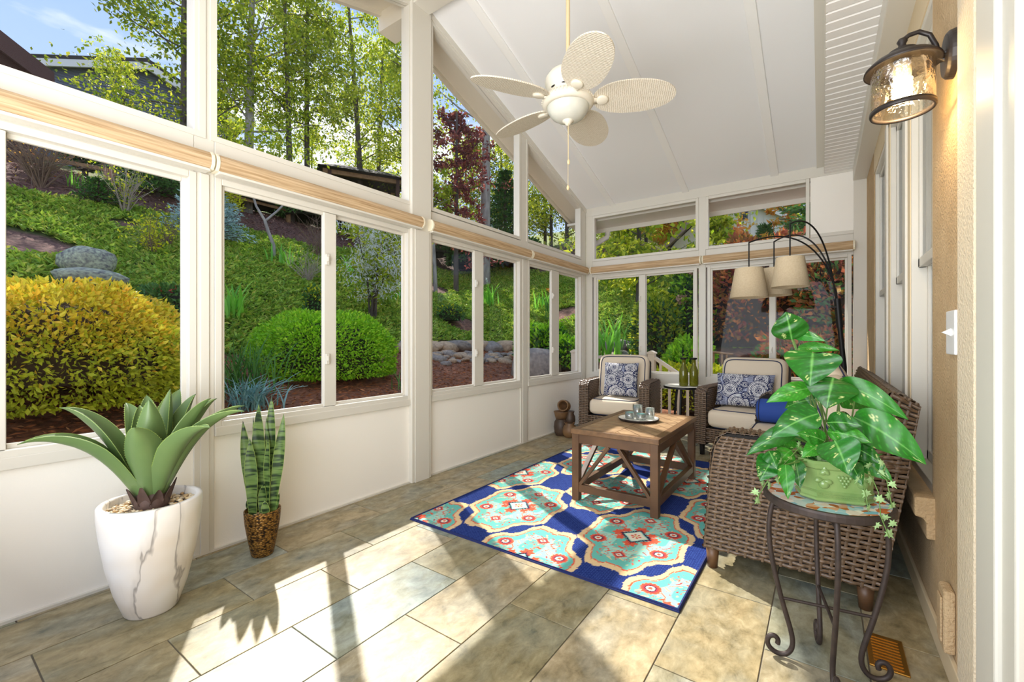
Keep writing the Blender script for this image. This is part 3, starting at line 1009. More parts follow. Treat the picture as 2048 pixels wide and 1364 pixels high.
# ------------------------------------------------------------------ rug (patterned pile, colour by position)
def rug_colour(x, y):
    u, w = (x + 1.70) / .41, (y - 2.49) / .62
    i, j = np.round(u), np.round(w)
    odd = ((i + j) % 2) != 0
    ru, rw = u - i, w - j
    mu = odd & (np.abs(ru) >= np.abs(rw))
    mw = odd & ~mu
    i = i + np.where(mu, np.where(ru >= 0, 1, -1), 0)
    j = j + np.where(mw, np.where(rw >= 0, 1, -1), 0)
    p, q = u - i, w - j
    lx, ly = p * .41, q * .62
    th = np.arctan2(q, p)
    r0 = (np.abs(p) ** 1.75 + np.abs(q) ** 1.75) ** (1 / 1.75)
    jag = .018 * np.sign(np.sin(26 * th)) * (np.sin(13 * th) > -.2)
    r = r0 * (1 + .075 * np.cos(8 * th) - .03 * np.cos(4 * th)) + jag * .6
    navy, navy2 = np.array(rgb((28, 48, 118))), np.array(rgb((20, 32, 74)))
    cream, teal, teal2 = np.array(rgb((238, 208, 158))), np.array(rgb((112, 200, 186))), np.array(rgb((164, 224, 208)))
    coral, red, ivory = np.array(rgb((232, 98, 70))), np.array(rgb((190, 66, 76))), np.array(rgb((244, 236, 214)))
    C_ = np.empty(x.shape + (3,))
    C_[:] = navy
    C_[(np.sin(x * 520 + np.sin(y * 300)) > .45)] = np.array(rgb((52, 78, 150)))

    def put(mask, c):
        C_[mask] = c
    # scroll ornaments at the tips of each medallion
    for sx_ in (-1, 1):
        for sy_ in (-1, 1):
            dx, dy = lx - sx_ * .062, ly - sy_ * .372
            a = np.hypot(dx, dy)
            put(a < .047 + .008 * np.sin(5 * np.arctan2(dy, dx)), cream)
            sp = np.mod(a / .017 + sx_ * sy_ * np.arctan2(dy, dx) / (2 * np.pi), 1)
            put((a < .032) & (sp < .36), navy2)
    put(np.hypot(lx, (np.abs(ly) - .352) * .8) < .05, cream)
    put(r < .712, cream)
    put((r < .638) & (r > .620), coral)
    put(r < .620, teal)
    put((r < .50) & (np.sin(24 * lx + 2) * np.sin(21 * ly + 1) > -.1), teal2)
    # fine coral tendrils
    sc = np.sin(70 * lx + 3.2 * np.sin(42 * ly)) + np.sin(66 * ly + 3.0 * np.sin(46 * lx))
    put((r < .56) & (r > .22) & (np.abs(sc) < .17) & (np.sin(31 * lx * np.sign(lx)) * np.cos(27 * ly) > -.25), coral)
    put((r < .56) & (r > .2) & (sc > 1.72), cream)
    put((r < .55) & (r > .3) & (sc < -1.80), red)
    # coral cartouche round the centre
    for dx, dy, rr in ((.10, 0, .034), (-.10, 0, .034), (0, .10, .036), (0, -.10, .036), (.075, .055, .026), (-.075, .055, .026), (.075, -.055, .026), (-.075, -.055, .026)):
        a = np.hypot(lx - dx, ly - dy)
        put(a < rr * (1 + .22 * np.sin(6 * np.arctan2(ly - dy, lx - dx))), coral)
    dm = np.abs(lx) / .092 + np.abs(ly) / .098
    put(dm + .10 * np.sin(34 * th) < 1, navy2)
    put(dm < .80, teal2)
    put(dm < .70, ivory)
    a = np.hypot(lx, ly)
    put((a < .030) & (np.cos(6 * np.arctan2(ly, lx)) > -.2), coral)
    put(a < .011, cream)
    # eight rosettes
    for dx, dy, rr in ((.172, .139, .047), (-.172, .139, .047), (.172, -.139, .047), (-.172, -.139, .047), (0, .262, .040), (0, -.262, .040)):
        ax, ay = lx - dx, ly - dy
        a = np.hypot(ax, ay) if abs(dx) > 0 else np.abs(ax) * .9 + np.abs(ay) * .9
        t_ = np.arctan2(ay, ax)
        ins = (r < .60)
        put(ins & (a < rr * (1 + .07 * np.sin(14 * t_))), coral)
        put(ins & (a < rr * .74), red)
        put(ins & (a < rr * .56), navy2)
        put(ins & (a < rr * .44), ivory)
        put(ins & (a < rr * .22), coral)
    return C_


RX0, RX1, RY0, RY1 = -2.145, -.49, 1.912, 4.38
rug = thing('area_rug', 'navy, teal and coral medallion rug under the coffee table', 'rug', (-1.32, 3.15, 0))
ny, nx = int((RY1 - RY0) / .005), int((RX1 - RX0) / .005)
gx, gy = np.meshgrid(np.linspace(RX0 + .012, RX1 - .012, nx), np.linspace(RY0 + .012, RY1 - .012, ny))
gz = np.full_like(gx, .0095) + .0006 * np.sin(gx * 410) * np.sin(gy * 380)
mt_rug = attrmat('rug_pile', rough=.95, bump=.5, bscale=260)
M().grid(np.stack([gx, gy, gz], -1), col=rug_colour(gx, gy)).build('pile', mt_rug, rug, world=True)
m = M().box(RX0, RX1, RY0, RY1, .0005, .006)
m.build('backing', MT['rugedge'], rug, world=True)
e = .008
M().tube([(RX0 + e, RY0 + e, e), (RX1 - e, RY0 + e, e), (RX1 - e, RY1 - e, e), (RX0 + e, RY1 - e, e)], .0075, 6, closed=True).build('binding', MT['rugedge'], rug, world=True)

# ------------------------------------------------------------------ coffee table
tx0, tx1, ty0, ty1, tz = -1.462, -.842, 2.795, 3.815, .515
ct = thing('coffee_table', 'brown slatted-top wooden coffee table with V-braced sides on the rug', 'coffee table', ((tx0 + tx1) / 2, (ty0 + ty1) / 2, .0105))
for x0 in (tx0 + .006, tx1 - .058):
    for y0 in (ty0 + .006, ty1 - .058):
        M().box(x0, x0 + .052, y0, y0 + .052, .0105, tz - .036).build('leg', MT['woodx'], ct, world=True, bevel=.003)
L = .058
for (x0, x1, y0, y1, nm) in ((tx0 + L, tx1 - L, ty0 + .012, ty0 + .038, 'front_apron'), (tx0 + L, tx1 - L, ty1 - .038, ty1 - .012, 'back_apron'),
                             (tx0 + .012, tx0 + .038, ty0 + L, ty1 - L, 'side_apron'), (tx1 - .038, tx1 - .012, ty0 + L, ty1 - L, 'side_apron')):
    M().box(x0, x1, y0, y1, tz - .10, tz - .036).build(nm, MT['woodx'], ct, world=True, bevel=.002)
for (x0, x1, y0, y1) in ((tx0 + L, tx1 - L, ty0 + .012, ty0 + .05), (tx0 + L, tx1 - L, ty1 - .05, ty1 - .012),
                         (tx0 + .012, tx0 + .05, ty0 + L, ty1 - L), (tx1 - .05, tx1 - .012, ty0 + L, ty1 - L)):
    M().box(x0, x1, y0, y1, .072, .125).build('stretcher', MT['woodx'], ct, world=True, bevel=.002)
xc, yc = (tx0 + tx1) / 2, (ty0 + ty1) / 2
for y in (ty0 + .030, ty1 - .030):
    for sgn, xa in ((-1, tx0 + L + .005), (1, tx1 - L - .005)):
        M().beam((xa, y, .125), (xc + sgn * .035, y, tz - .10), .022, .036, (0, 1, 0)).build('brace', MT['woodx'], ct, world=True, bevel=.002)
for x in (tx0 + .030, tx1 - .030):
    for sgn, ya in ((-1, ty0 + L + .005), (1, ty1 - L - .005)):
        M().beam((x, ya, .125), (x, yc + sgn * .035, tz - .10), .022, .036, (1, 0, 0)).build('brace', MT['woodx'], ct, world=True, bevel=.002)
for (x0, x1, y0, y1) in ((tx0, tx1, ty0, ty0 + .05), (tx0, tx1, ty1 - .05, ty1), (tx0, tx0 + .05, ty0 + .05, ty1 - .05), (tx1 - .05, tx1, ty0 + .05, ty1 - .05)):
    M().box(x0, x1, y0, y1, tz - .035, tz).build('top_rail', MT['wood'], ct, world=True, bevel=.003)
M().box(tx0 + .05, tx1 - .05, ty0 + .05, ty1 - .05, tz - .034, tz - .012).build('sub_top', MT['wickd'], ct, world=True)


def clip(poly, a, b, c):
    """keep the part of poly where a*x+b*y<=c"""
    out = []
    for k in range(len(poly)):
        p, q = poly[k], poly[(k + 1) % len(poly)]
        dp, dq = a * p[0] + b * p[1] - c, a * q[0] + b * q[1] - c
        if dp <= 0:
            out.append(p)
        if dp * dq < 0:
            t = dp / (dp - dq)
            out.append((p[0] + t * (q[0] - p[0]), p[1] + t * (q[1] - p[1])))
    return out


ix0, ix1, iy0, iy1 = tx0 + .052, tx1 - .052, ty0 + .052, ty1 - .052
pw = .098
for sgn, (xa, xb) in ((1, (ix0, xc - .002)), (-1, (xc + .002, ix1))):
    for k in range(-12, 14):
        # boards slope away from the centre seam at 45 degrees
        c0 = yc + k * pw * 1.414
        c1 = c0 + pw * 1.414 - .010
        poly = [(xa, iy0), (xb, iy0), (xb, iy1), (xa, iy1)]
        poly = clip(poly, sgn * -1.0, 1, c1 - sgn * xc)
        if len(poly) > 2:
            poly = clip(poly, sgn * 1.0, -1, -(c0 - sgn * xc))
        if len(poly) > 2:
            xs, ys = [p[0] for p in poly], [p[1] for p in poly]
            if (max(xs) - min(xs)) > .012 and (max(ys) - min(ys)) > .012:
                M().prism(poly, 'z', tz - .012, tz - .0015).build('plank', MT['plank'], ct, world=True)

# tray and glasses
tr = thing('serving_tray', 'round white tray with dark rim holding glass cups on the coffee table', 'tray', (-1.175, 3.38, tz + .001))
M().lathe([(0.0, .010), (.135, .010), (.148, .020), (.152, .020), (.152, .016), (.138, 0), (.0, 0)], n=48).build('dish', MT['porcelain'], tr, smooth=True)
M().lathe([(.146, .0165), (.1545, .021), (.1555, .015), (.142, -.0003), (.138, .0), (.146, .0165)], n=48).build('dark_rim', MT['bronze'], tr, smooth=True)
cups = [(-1.232, 3.345, .055, .036, 'short glass cup with teal rim at the left of the tray'), (-1.205, 3.45, .10, .040, 'tallest glass cup with teal wax at the back of the tray'),
        (-1.105, 3.44, .085, .036, 'tall clear glass cup at the right of the tray'), (-1.145, 3.345, .05, .038, 'short clear glass cup at the front of the tray')]
for (x, y, h, r, lab) in cups:
    g = thing('glass_cup', lab, 'glass', (x, y, tz + .0115), group='glass cups on the tray')
    M().lathe([(0, 0.002), (r * .9, 0.002), (r, .006), (r, h), (r - .003, h), (r - .003, .010), (0, .010)], n=24).build('cup_body', MT['clear'], g, smooth=True)
    M().lathe([(r * .90, h * .90), (r * .90, h * .74), (0, h * .74)], n=20).build('teal_band', MT['teal'], g, smooth=True)


# ------------------------------------------------------------------ armchairs
def pillow_mesh(w, h, t, circles):
    n = 96
    a, b = np.meshgrid(np.linspace(-1, 1, n), np.linspace(-1, 1, n))
    puff = np.clip((1 - np.abs(a) ** 3.2) * (1 - np.abs(b) ** 3.2), 0, 1) ** .5
    edge = 1 - .05 * (1 - np.abs(a) ** 2) * np.abs(b) ** 6
    edge2 = 1 - .05 * (1 - np.abs(b) ** 2) * np.abs(a) ** 6
    X, Z = a * w / 2 * edge2, b * h / 2 * edge
    navy_, wht, grey = np.array(rgb((40, 48, 88))), np.array(rgb((226, 226, 228))), np.array(rgb((176, 182, 204)))
    m = M()
    for s_ in (-1, 1):
        C_ = np.empty(a.shape + (3,))
        C_[:] = navy_
        C_[(np.sin(a * w * 260) * np.sin(b * h * 260) > -.25)] = grey
        for (cx, cy, r) in circles:
            dx, dy = X - cx, Z - cy
            d = np.hypot(dx, dy)
            t_ = np.arctan2(dy, dx)
            ins = d < r
            C_[ins] = wht
            k = np.mod(d / .0135, 1)
            C_[ins & (k < .36)] = navy_
            dots = ins & (np.mod(np.floor(d / .0135), 3) == 1) & (np.sin(t_ * np.maximum(8, np.round(d * 520))) > .1)
            C_[dots] = navy_
            C_[ins & (d > r - .007)] = navy_
            C_[d < .010] = navy_
        m.grid(np.stack([X, s_ * t / 2 * puff, Z], -1), col=C_)
    return m


mt_pillow = attrmat('mandala_fabric', rough=.85, bump=.15, bscale=300)


def armchair(label, loc, rz):
    r = thing('wicker_armchair', label, 'armchair', loc, rz, group='pair of wicker armchairs by the back wall')
    m = M()
    m.box(-.285, .285, -.315, .30, .13, .275)
    m.prism([(.20, .13), (.345, .13), (.375, .86), (.30, .88), (.20, .3)], 'x', -.285, .285)
    for s_ in (-1, 1):
        a, b = (-.395, -.292) if s_ < 0 else (.292, .395)
        m.prism([(-.335, .11), (.33, .11), (.36, .62), (.30, .66), (-.26, .66), (-.325, .62)], 'x', a, b)
    m.build('frame_core', MT['wickd'], r)
    w = M()
    for s_ in (-1, 1):
        a, b = (-.398, -.289) if s_ < 0 else (.289, .398)
        o_ = -.398 if s_ < 0 else .398
        i_ = -.289 if s_ < 0 else .289
        weave(w, (a, -.341, .11), (b, -.341, .11), (b, -.331, .62), (a, -.331, .62), su=.036)
        weave(w, (a, -.331, .62), (b, -.331, .62), (b, -.262, .665), (a, -.262, .665), su=.036)
        weave(w, (a, -.262, .665), (b, -.262, .665), (b, .30, .665), (a, .30, .665), su=.036)
        if s_ < 0:
            weave(w, (o_, .34, .11), (o_, -.338, .11), (o_, -.30, .655), (o_, .34, .655))
            weave(w, (i_, -.33, .28), (i_, .25, .28), (i_, .25, .655), (i_, -.29, .655))
        else:
            weave(w, (o_, -.338, .11), (o_, .34, .11), (o_, .34, .655), (o_, -.30, .655))
            weave(w, (i_, .25, .28), (i_, -.33, .28), (i_, -.29, .655), (i_, .25, .655))
    weave(w, (-.289, -.321, .13), (.289, -.321, .13), (.289, -.321, .275), (-.289, -.321, .275))
    weave(w, (.285, .35, .13), (-.285, .35, .13), (-.285, .38, .86), (.285, .38, .86))
    weave(w, (-.285, .295, .885), (.285, .295, .885), (.285, .378, .865), (-.285, .378, .865))
    tag(w.build('wicker', MT['wick'], r, smooth=True), kind='stuff')
    for sx_ in (-1, 1):
        for yy in (-.29, .29):
            M().lathe([(.0, 0), (.022, 0), (.026, .12), (0, .12)], (sx_ * .34, yy, 0), 12).build('leg', MT['wickd'], r, smooth=True)
    sc = M().cushion(.57, .60, .20, (0, -.06, .375), e=.22, ev=.45).build('seat_cushion', MT['linen'], r, smooth=True)
    piping(M(), .57, .60, .20, e=.22, ev=.45, c=(0, -.06, .375), frac=.86).build('piping', MT['navy'], sc, smooth=True)
    R_ = rot('X', math.radians(78))
    bc = M().cushion(.60, .56, .17, (0, .155, .68), e=.25, ev=.5, R=R_).build('back_cushion', MT['linen'], r, smooth=True)
    piping(M(), .60, .56, .17, e=.25, ev=.5, R=R_, c=(0, .155, .68), frac=.8).build('piping', MT['navy'], bc, smooth=True)
    for xx in (-.1, .1):
        M().lathe([(0, .006), (.012, .003), (.014, -.004)], (xx, .075, .74), 10, R=rot('X', math.radians(78))).build('tuft', MT['linen'], bc, smooth=True)
    return r


ch1 = armchair('wicker armchair in the far left corner with square mandala pillow', (-1.965, 5.02, 0), math.radians(7))
ch2 = armchair('wicker armchair between side table and arc lamp with oblong pillow', (-.60, 4.92, 0), math.radians(-9))


def throw(label, chair, w, h, circles, loc, tilt, rz):
    o = pillow_mesh(w, h, .15, circles).build('throw_pillow', mt_pillow, None, smooth=True)
    tag(o, label, 'pillow', 'blue mandala pillows on the armchairs')
    a = chair.rotation_euler.z
    p = Vector(chair.location) + Matrix.Rotation(a, 3, 'Z') @ Vector(loc)
    o.location = p
    o.rotation_euler = (tilt, 0, a + rz)


c1 = [(-.075, .135, .085), (.12, .13, .062), (-.09, -.01, .072), (.105, -.005, .085), (-.03, -.175, .09), (.14, -.165, .055), (.01, .055, .034), (.02, -.07, .032), (-.185, .06, .034),
      (-.17, -.11, .036), (.185, .065, .03), (.015, .185, .03), (-.185, .17, .028), (.06, -.1, .024)]
c1 = [(x, y, r * 1.22) for x, y, r in c1] + [(.19, -.06, .04), (-.12, .085, .03), (.05, .2, .035), (-.19, -.19, .04), (.07, -.19, .03), (-.02, .0, .03)]
throw('square blue and white mandala pillow on the left armchair', ch1, .40, .40, c1, (.02, -.055, .675), math.radians(-12), 0)
c2 = [(x * 1.28, y * .82, r * .95) for x, y, r in c1] + [(-.23, .0, .05), (.24, -.01, .04)]
throw('oblong blue and white mandala pillow on the right armchair', ch2, .52, .33, c2, (-.02, -.06, .645), math.radians(-14), math.radians(5))

# ------------------------------------------------------------------ sofa along the house wall
so = thing('wicker_sofa', 'brown wicker sofa with beige cushions backed against the house windows', 'sofa', (-.1, 3.37, 0))
SY0, SY1 = 2.37, 4.40
m = M()
side = [(-.485, .10), (.205, .10), (.232, .30), (.30, .72), (.315, .87), (.235, .925), (.12, .72), (.06, .68), (-.38, .685), (-.425, .655), (-.452, .58)]
armp = [(-.485, .10), (.205, .10), (.232, .30), (.28, .60), (.24, .685), (-.38, .685), (-.425, .655), (-.452, .58)]
m.prism(armp, 'y', SY0 + .006, SY0 + .14)
m.prism(armp, 'y', SY1 - .14, SY1 - .006)
m.prism([(.02, .1), (.205, .10), (.232, .30), (.298, .72), (.318, .875), (.235, .93), (.10, .5), (.02, .3)], 'y', SY0 + .006, SY1 - .006)
m.box(-.455, .05, SY0 + .14, SY1 - .14, .10, .30)
m.build('frame_core', MT['wickd'], so, world=True)
w = M()
# near arm: outer side, front edge, top
y = SY0 + .001
zs = [.10, .30, .50, .62, .672]
xl = [-.488, -.472, -.458, -.438, -.408]
xr = [.208, .236, .268, .288, .252]
for k in range(4):
    weave(w, (xl[k], y, zs[k]), (xr[k], y, zs[k]), (xr[k + 1], y, zs[k + 1]), (xl[k + 1], y, zs[k + 1]))
fr = [(-.490, .10), (-.456, .585), (-.430, .662), (-.382, .692)]
for k in range(3):
    a, b = fr[k], fr[k + 1]
    weave(w, (a[0], SY0 + .142, a[1]), (a[0], SY0, a[1]), (b[0], SY0, b[1]), (b[0], SY0 + .142, b[1]), su=.034)
    weave(w, (a[0], SY1, a[1]), (a[0], SY1 - .142, a[1]), (b[0], SY1 - .142, b[1]), (b[0], SY1, b[1]), su=.034)
for y0, y1 in ((SY0, SY0 + .142), (SY1 - .142, SY1)):
    weave(w, (-.382, y1, .692), (-.382, y0, .692), (.20, y0, .692), (.20, y1, .692), su=.034)
weave(w, (-.45, SY0 + .145, .30), (.08, SY0 + .145, .30), (.08, SY0 + .145, .68), (-.40, SY0 + .145, .68)) if False else None
weave(w, (.14, SY1 - .145, .30), (-.44, SY1 - .145, .30), (-.40, SY1 - .145, .68), (.14, SY1 - .145, .68)) if False else None
# back: near end face above the arm, inner slope, top
weave(w, (.130, y, .60), (.288, y, .62), (.302, y, .75), (.175, y, .755), sv=.024, su=.045)
weave(w, (.175, y, .755), (.302, y, .75), (.320, y, .878), (.235, y, .932), sv=.024, su=.045)
weave(w, (.10, SY1, .50), (.10, SY0, .50), (.233, SY0, .932), (.233, SY1, .932), su=.04, sv=.021)
weave(w, (.233, SY1, .934), (.233, SY0, .934), (.322, SY0, .878), (.322, SY1, .878), su=.04, sv=.022)
weave(w, (-.458, SY1 - .14, .10), (-.458, SY0 + .14, .10), (-.458, SY0 + .14, .30), (-.458, SY1 - .14, .30))
tag(w.build('wicker', MT['wick'], so, smooth=True, world=True), kind='stuff')
for x in (-.455, .15):
    for yy in (SY0 + .035, SY1 - .035):
        M().lathe([(0, 0.0), (.024, 0.0), (.032, .105), (0, .105)], (x, yy, 0), 12).build('leg', MT['woodx'], so, smooth=True, world=True)
for k in range(2):
    yc_ = SY0 + .15 + .43 + k * .865
    c = M().cushion(.60, .855, .17, (-.19, yc_, .385), e=.22, ev=.45).build('seat_cushion', MT['linen'], so, smooth=True, world=True)
    piping(M(), .60, .855, .17, e=.22, ev=.45, c=(-.19, yc_, .385), frac=.86).build('piping', MT['navy'], c, smooth=True, world=True)
for k, (yc_, zz, tl) in enumerate(((2.86, .71, 68), (3.42, .73, 68), (3.94, .735, 68))):
    R_ = rot('Y', math.radians(tl)) @ rot('Z', math.radians(90))
    c = M().cushion(.55, .50, .20, (.105, yc_, zz), e=.3, ev=.55, R=R_).build('back_cushion', MT['linen'], so, smooth=True, world=True)
    piping(M(), .55, .50, .20, e=.3, ev=.55, R=R_, c=(.105, yc_, zz), frac=.75).build('piping', MT['navy'], c, smooth=True, world=True)
bo = thing('bolster_pillow', 'royal blue bolster pillow lying at the far end of the sofa', 'pillow', (-.2, 4.13, .47))
Ry = rot('Y', math.radians(90))
M().lathe([(0, -.245), (.05, -.245), (.082, -.235), (.094, -.21), (.096, 0), (.094, .21), (.082, .235), (.05, .245), (0, .245)], (0, 0, .098), 32, R=Ry).build('roll', MT['blue'], bo, smooth=True)
for xx in (-.222, .222):
    a = np.linspace(0, 2 * np.pi, 32, endpoint=False)
    M().tube(np.stack([np.full(32, xx), .091 * np.cos(a), .098 + .091 * np.sin(a)], 1), .004, 6, closed=True).build('end_piping', MT['navy'], bo, smooth=True)

# ------------------------------------------------------------------ side table with bottles
st = thing('side_table', 'small round side table with white top and black legs between the armchairs', 'side table', (-1.25, 5.06, 0))
M().lathe([(0, .638), (.20, .638), (.205, .632), (.205, .628), (0, .628)], n=40).build('table_top', MT['porcelain'], st, smooth=False)
M().lathe([(.205, .634), (.212, .632), (.212, .612), (.19, .608), (0, .608), (0, .628), (.205, .628)], n=40).build('rim', MT['black'], st)
for k in range(3):
    a = k * 2.094 + .5
    M().tube([(.10 * math.cos(a), .10 * math.sin(a), .61), (.17 * math.cos(a), .17 * math.sin(a), 0)], [.014, .009], 10).build('leg', MT['black'], st, smooth=True)
for (x, y, lab) in ((-1.235, 4.99, 'left olive green glass bottle on the side table'), (-1.140, 5.035, 'right olive green glass bottle on the side table')):
    b = thing('glass_bottle', lab, 'bottle', (x, y, .638), group='olive bottles on the side table')
    M().lathe([(0, .002), (.042, .002), (.046, .010), (.046, .155), (.040, .185), (.022, .225), (.020, .285), (.025, .292), (.025, .302), (.016, .302), (.016, .225), (.036, .182), (.041, .15), (.041, .012), (0, .010)], n=28).build('bottle_body', MT['bottle'], b, smooth=True)
    M().lathe([(.0265, .288), (.034, .298), (.036, .308), (.018, .309), (.018, .300)], n=20).build('collar', MT['black'], b, smooth=True)

# ------------------------------------------------------------------ tabletop fountain of stacked jars
fo = thing('jar_fountain', 'brown stacked-jar fountain on the floor beside the left armchair', 'fountain', (-2.52, 4.64, 0))
M().lathe([(0, 0), (.062, 0), (.080, .04), (.088, .10), (.080, .16), (.062, .19), (.056, .20), (.050, .19), (0, .18)], (-.035, 0, 0), 28).build('tall_jar', MT['clayd'], fo, smooth=True)
M().lathe([(0, .195), (.062, .195), (.075, .23), (.085, .275), (.090, .285), (.082, .285), (.070, .25), (0, .24)], (-.035, 0, 0), 28).build('basin_jar', MT['terracotta'], fo, smooth=True)
M().lathe([(0, 0), (.058, 0), (.080, .035), (.086, .085), (.070, .13), (.052, .150), (.066, .168), (.060, .168), (.045, .15), (0, .14)], (.095, -.03, 0), 28).build('low_jar', MT['terracotta'], fo, smooth=True)
M().lathe([(0, .14), (.05, .14), (.062, .18), (.058, .23), (.042, .26), (.052, .29), (.044, .29), (0, .27)], (.06, .05, 0), 24).build('mid_jar', MT['clayd'], fo, smooth=True)
M().lathe([(0, -.07), (.045, -.068), (.066, -.04), (.072, 0), (.062, .045), (.060, .06), (.068, .075), (.058, .077), (.048, .055), (.052, 0), (0, -.05)], (.0, .02, .35), 28, R=rot('X', math.radians(78)) @ rot('Y', math.radians(12))).build('tipped_jug', MT['terracotta'], fo, smooth=True)

# ------------------------------------------------------------------ arc floor lamp
al_ = thing('arc_floor_lamp', 'black arc floor lamp with three linen shades behind the sofa', 'floor lamp', (.16, 4.93, 0))
M().lathe([(0, .028), (.12, .028), (.135, .02), (.135, 0), (0, 0)], n=36).build('base', MT['black'], al_)
M().tube([(.16, 4.93, .02), (.155, 4.86, .9), (.112, 4.81, 1.40)], [.021, .021, .019], 14).build('pole', MT['black'], al_, smooth=True, world=True)
M().tube([(.125, 4.82, 1.25), (.105, 4.805, 1.505)], .026, 14).build('collar', MT['black'], al_, smooth=True, world=True)
M().lathe([(0, -.03), (.008, -.03), (.008, .0), (0, 0)], (.10, 4.79, 1.43), 10, R=rot('Y', math.radians(90))).build('knob', MT['black'], al_, world=True)
ends = [((-.533, 4.40, 2.005), 1.775, .155, .112, .26), ((-.365, 4.70, 2.045), 1.80, .145, .105, .25), ((-.212, 4.15, 2.07), 1.80, .135, .098, .235)]
for k, (e_, zt, rb, rt, hh) in enumerate(ends):
    e_ = np.array(e_)
    p0 = np.array((.108 - .006 * k, 4.808 - .004 * k, 1.49))
    hz = e_ - p0
    hz[2] = 0
    p1 = p0 + np.array((-.02, -.02, .42)) + hz * .06
    p2 = e_ - hz * .55 + np.array((0, 0, .17))
    t = np.linspace(0, 1, 22)[:, None]
    cur = (1 - t) ** 3 * p0 + 3 * t * (1 - t) ** 2 * p1 + 3 * t * t * (1 - t) * p2 + t ** 3 * e_
    M().tube(cur, .0065, 8).build('arm', MT['black'], al_, smooth=True, world=True)
    M().tube([e_ + (0, 0, .004), (e_[0], e_[1], zt - .02)], .0055, 8).build('drop_rod', MT['black'], al_, smooth=True, world=True)
    sh = M().lathe([(rt, 0), (rb, -hh), (rb - .004, -hh), (rt - .004, 0), (rt, 0)], (e_[0], e_[1], zt), 40).build('lamp_shade', MT['shade'], al_, smooth=True, world=True)
    m = M()
    for a in (0, 2.1, 4.2):
        m.tube([(e_[0], e_[1], zt - .02), (e_[0] + (rt - .004) * math.cos(a), e_[1] + (rt - .004) * math.sin(a), zt - .004)], .002, 5)
    m.lathe([(0, -.02), (.014, -.02), (.014, -.075), (.03, -.10), (.03, -.13), (0, -.15)], (e_[0], e_[1], zt), 14)
    m.build('socket_spider', MT['black'], sh, smooth=True, world=True)

# ------------------------------------------------------------------ ceiling fan
FC = (-1.335, 2.515)
fan = thing('ceiling_fan', 'cream five-blade wicker ceiling fan with a frosted bowl light', 'ceiling fan', (FC[0], FC[1], zr - .10))
q = lambda z: z - (zr - .10)
M().tube([(0, 0, 0), (0, 0, q(2.84))], .0135, 14).build('down_rod', MT['rodfan'], fan, smooth=True)
M().lathe([(0, .0), (.055, 0), (.052, -.03), (.02, -.06), (0, -.06)], n=28).build('canopy', MT['creamfan'], fan, smooth=True)
M().lathe([(0, q(2.885)), (.04, q(2.882)), (.085, q(2.868)), (.125, q(2.845)), (.145, q(2.815)), (.147, q(2.785)), (.138, q(2.765)), (.140, q(2.755)), (.118, q(2.71)), (0, q(2.70))], n=40).build('motor_housing', MT['creamfan'], fan, smooth=True)
slot = None
for k in range(10):
    a = k * .628
    o = M().lathe([(0, .001), (.012, .0), (0, -.001)], (0, 0, 0), 12, R=rot('Y', math.radians(90))).build('vent_slot', MT['bronze'], fan) if slot is None else slot.copy()
    if slot is None:
        slot = o
    else:
        COL.objects.link(o)
    o.location = (.1285 * math.cos(a), .1285 * math.sin(a), q(2.73))
    o.rotation_euler = (0, .45, a)
    o.scale = (1, 1.5, .45)
ring = M().lathe([(.10, q(2.70)), (.148, q(2.695)), (.165, q(2.675)), (.165, q(2.655)), (.152, q(2.640)), (.138, q(2.632)), (.13, q(2.64)), (.10, q(2.66))], n=48).build('light_ring', MT['creamfan'], fan, smooth=True)
m = M()
for k in range(44):
    a = k / 44 * 2 * np.pi
    c, s_ = math.cos(a), math.sin(a)
    m.beam((.150 * c, .150 * s_, q(2.696)), (.167 * c, .167 * s_, q(2.666)), .010, .008)
m.build('beading', MT['creamfan'], ring)
M().lathe([(.135, q(2.642)), (.128, q(2.61)), (.105, q(2.578)), (.07, q(2.556)), (.03, q(2.548)), (0, q(2.547))], n=40).build('bowl', MT['frost'], fan, smooth=True)
M().lathe([(0, q(2.56)), (.035, q(2.556)), (.036, q(2.545)), (.022, q(2.535)), (.012, q(2.52)), (0, q(2.518))], n=20).build('finial', MT['creamfan'], fan, smooth=True)
for (dx, dy, z1) in ((.010, -.012, 2.30), (-.004, .008, 2.145)):
    ch_ = M().tube([(dx, dy, q(2.53)), (dx, dy, q(z1))], .0016, 5).build('pull_chain', MT['rodfan'], fan)
    M().lathe([(0, q(z1)), (.007, q(z1 - .008)), (.010, q(z1 - .022)), (.007, q(z1 - .034)), (0, q(z1 - .038))], (dx, dy, 0), 12).build('pull_knob', MT['rodfan'], ch_, smooth=True)


def wickerfan():
    t = NT('woven_fan_blade')
    p = t.n('BsdfPrincipled')
    p.inputs['Roughness'].default_value = .6
    tcn = t.n('TexCoord')
    wv = t.n('TexWave')
    wv.inputs['Scale'].default_value = 26
    wv.inputs['Distortion'].default_value = 3.0
    wv.inputs['Detail Scale'].default_value = 4.0
    t.l(tcn.outputs['Object'], wv.inputs['Vector'])
    t.l(t.ramp([(0.0, rgb((206, 194, 172))), (.6, rgb((236, 228, 212)))], wv.outputs['Fac']), p.inputs['Base Color'])
    b = t.n('Bump')
    b.inputs['Strength'].default_value = .5
    b.inputs['Distance'].default_value = .003
    t.l(wv.outputs['Fac'], b.inputs['Height'])
    t.l(b.outputs['Normal'], p.inputs['Normal'])
    t.l(p.outputs['BSDF'], t.out.inputs['Surface'])
    return t.m


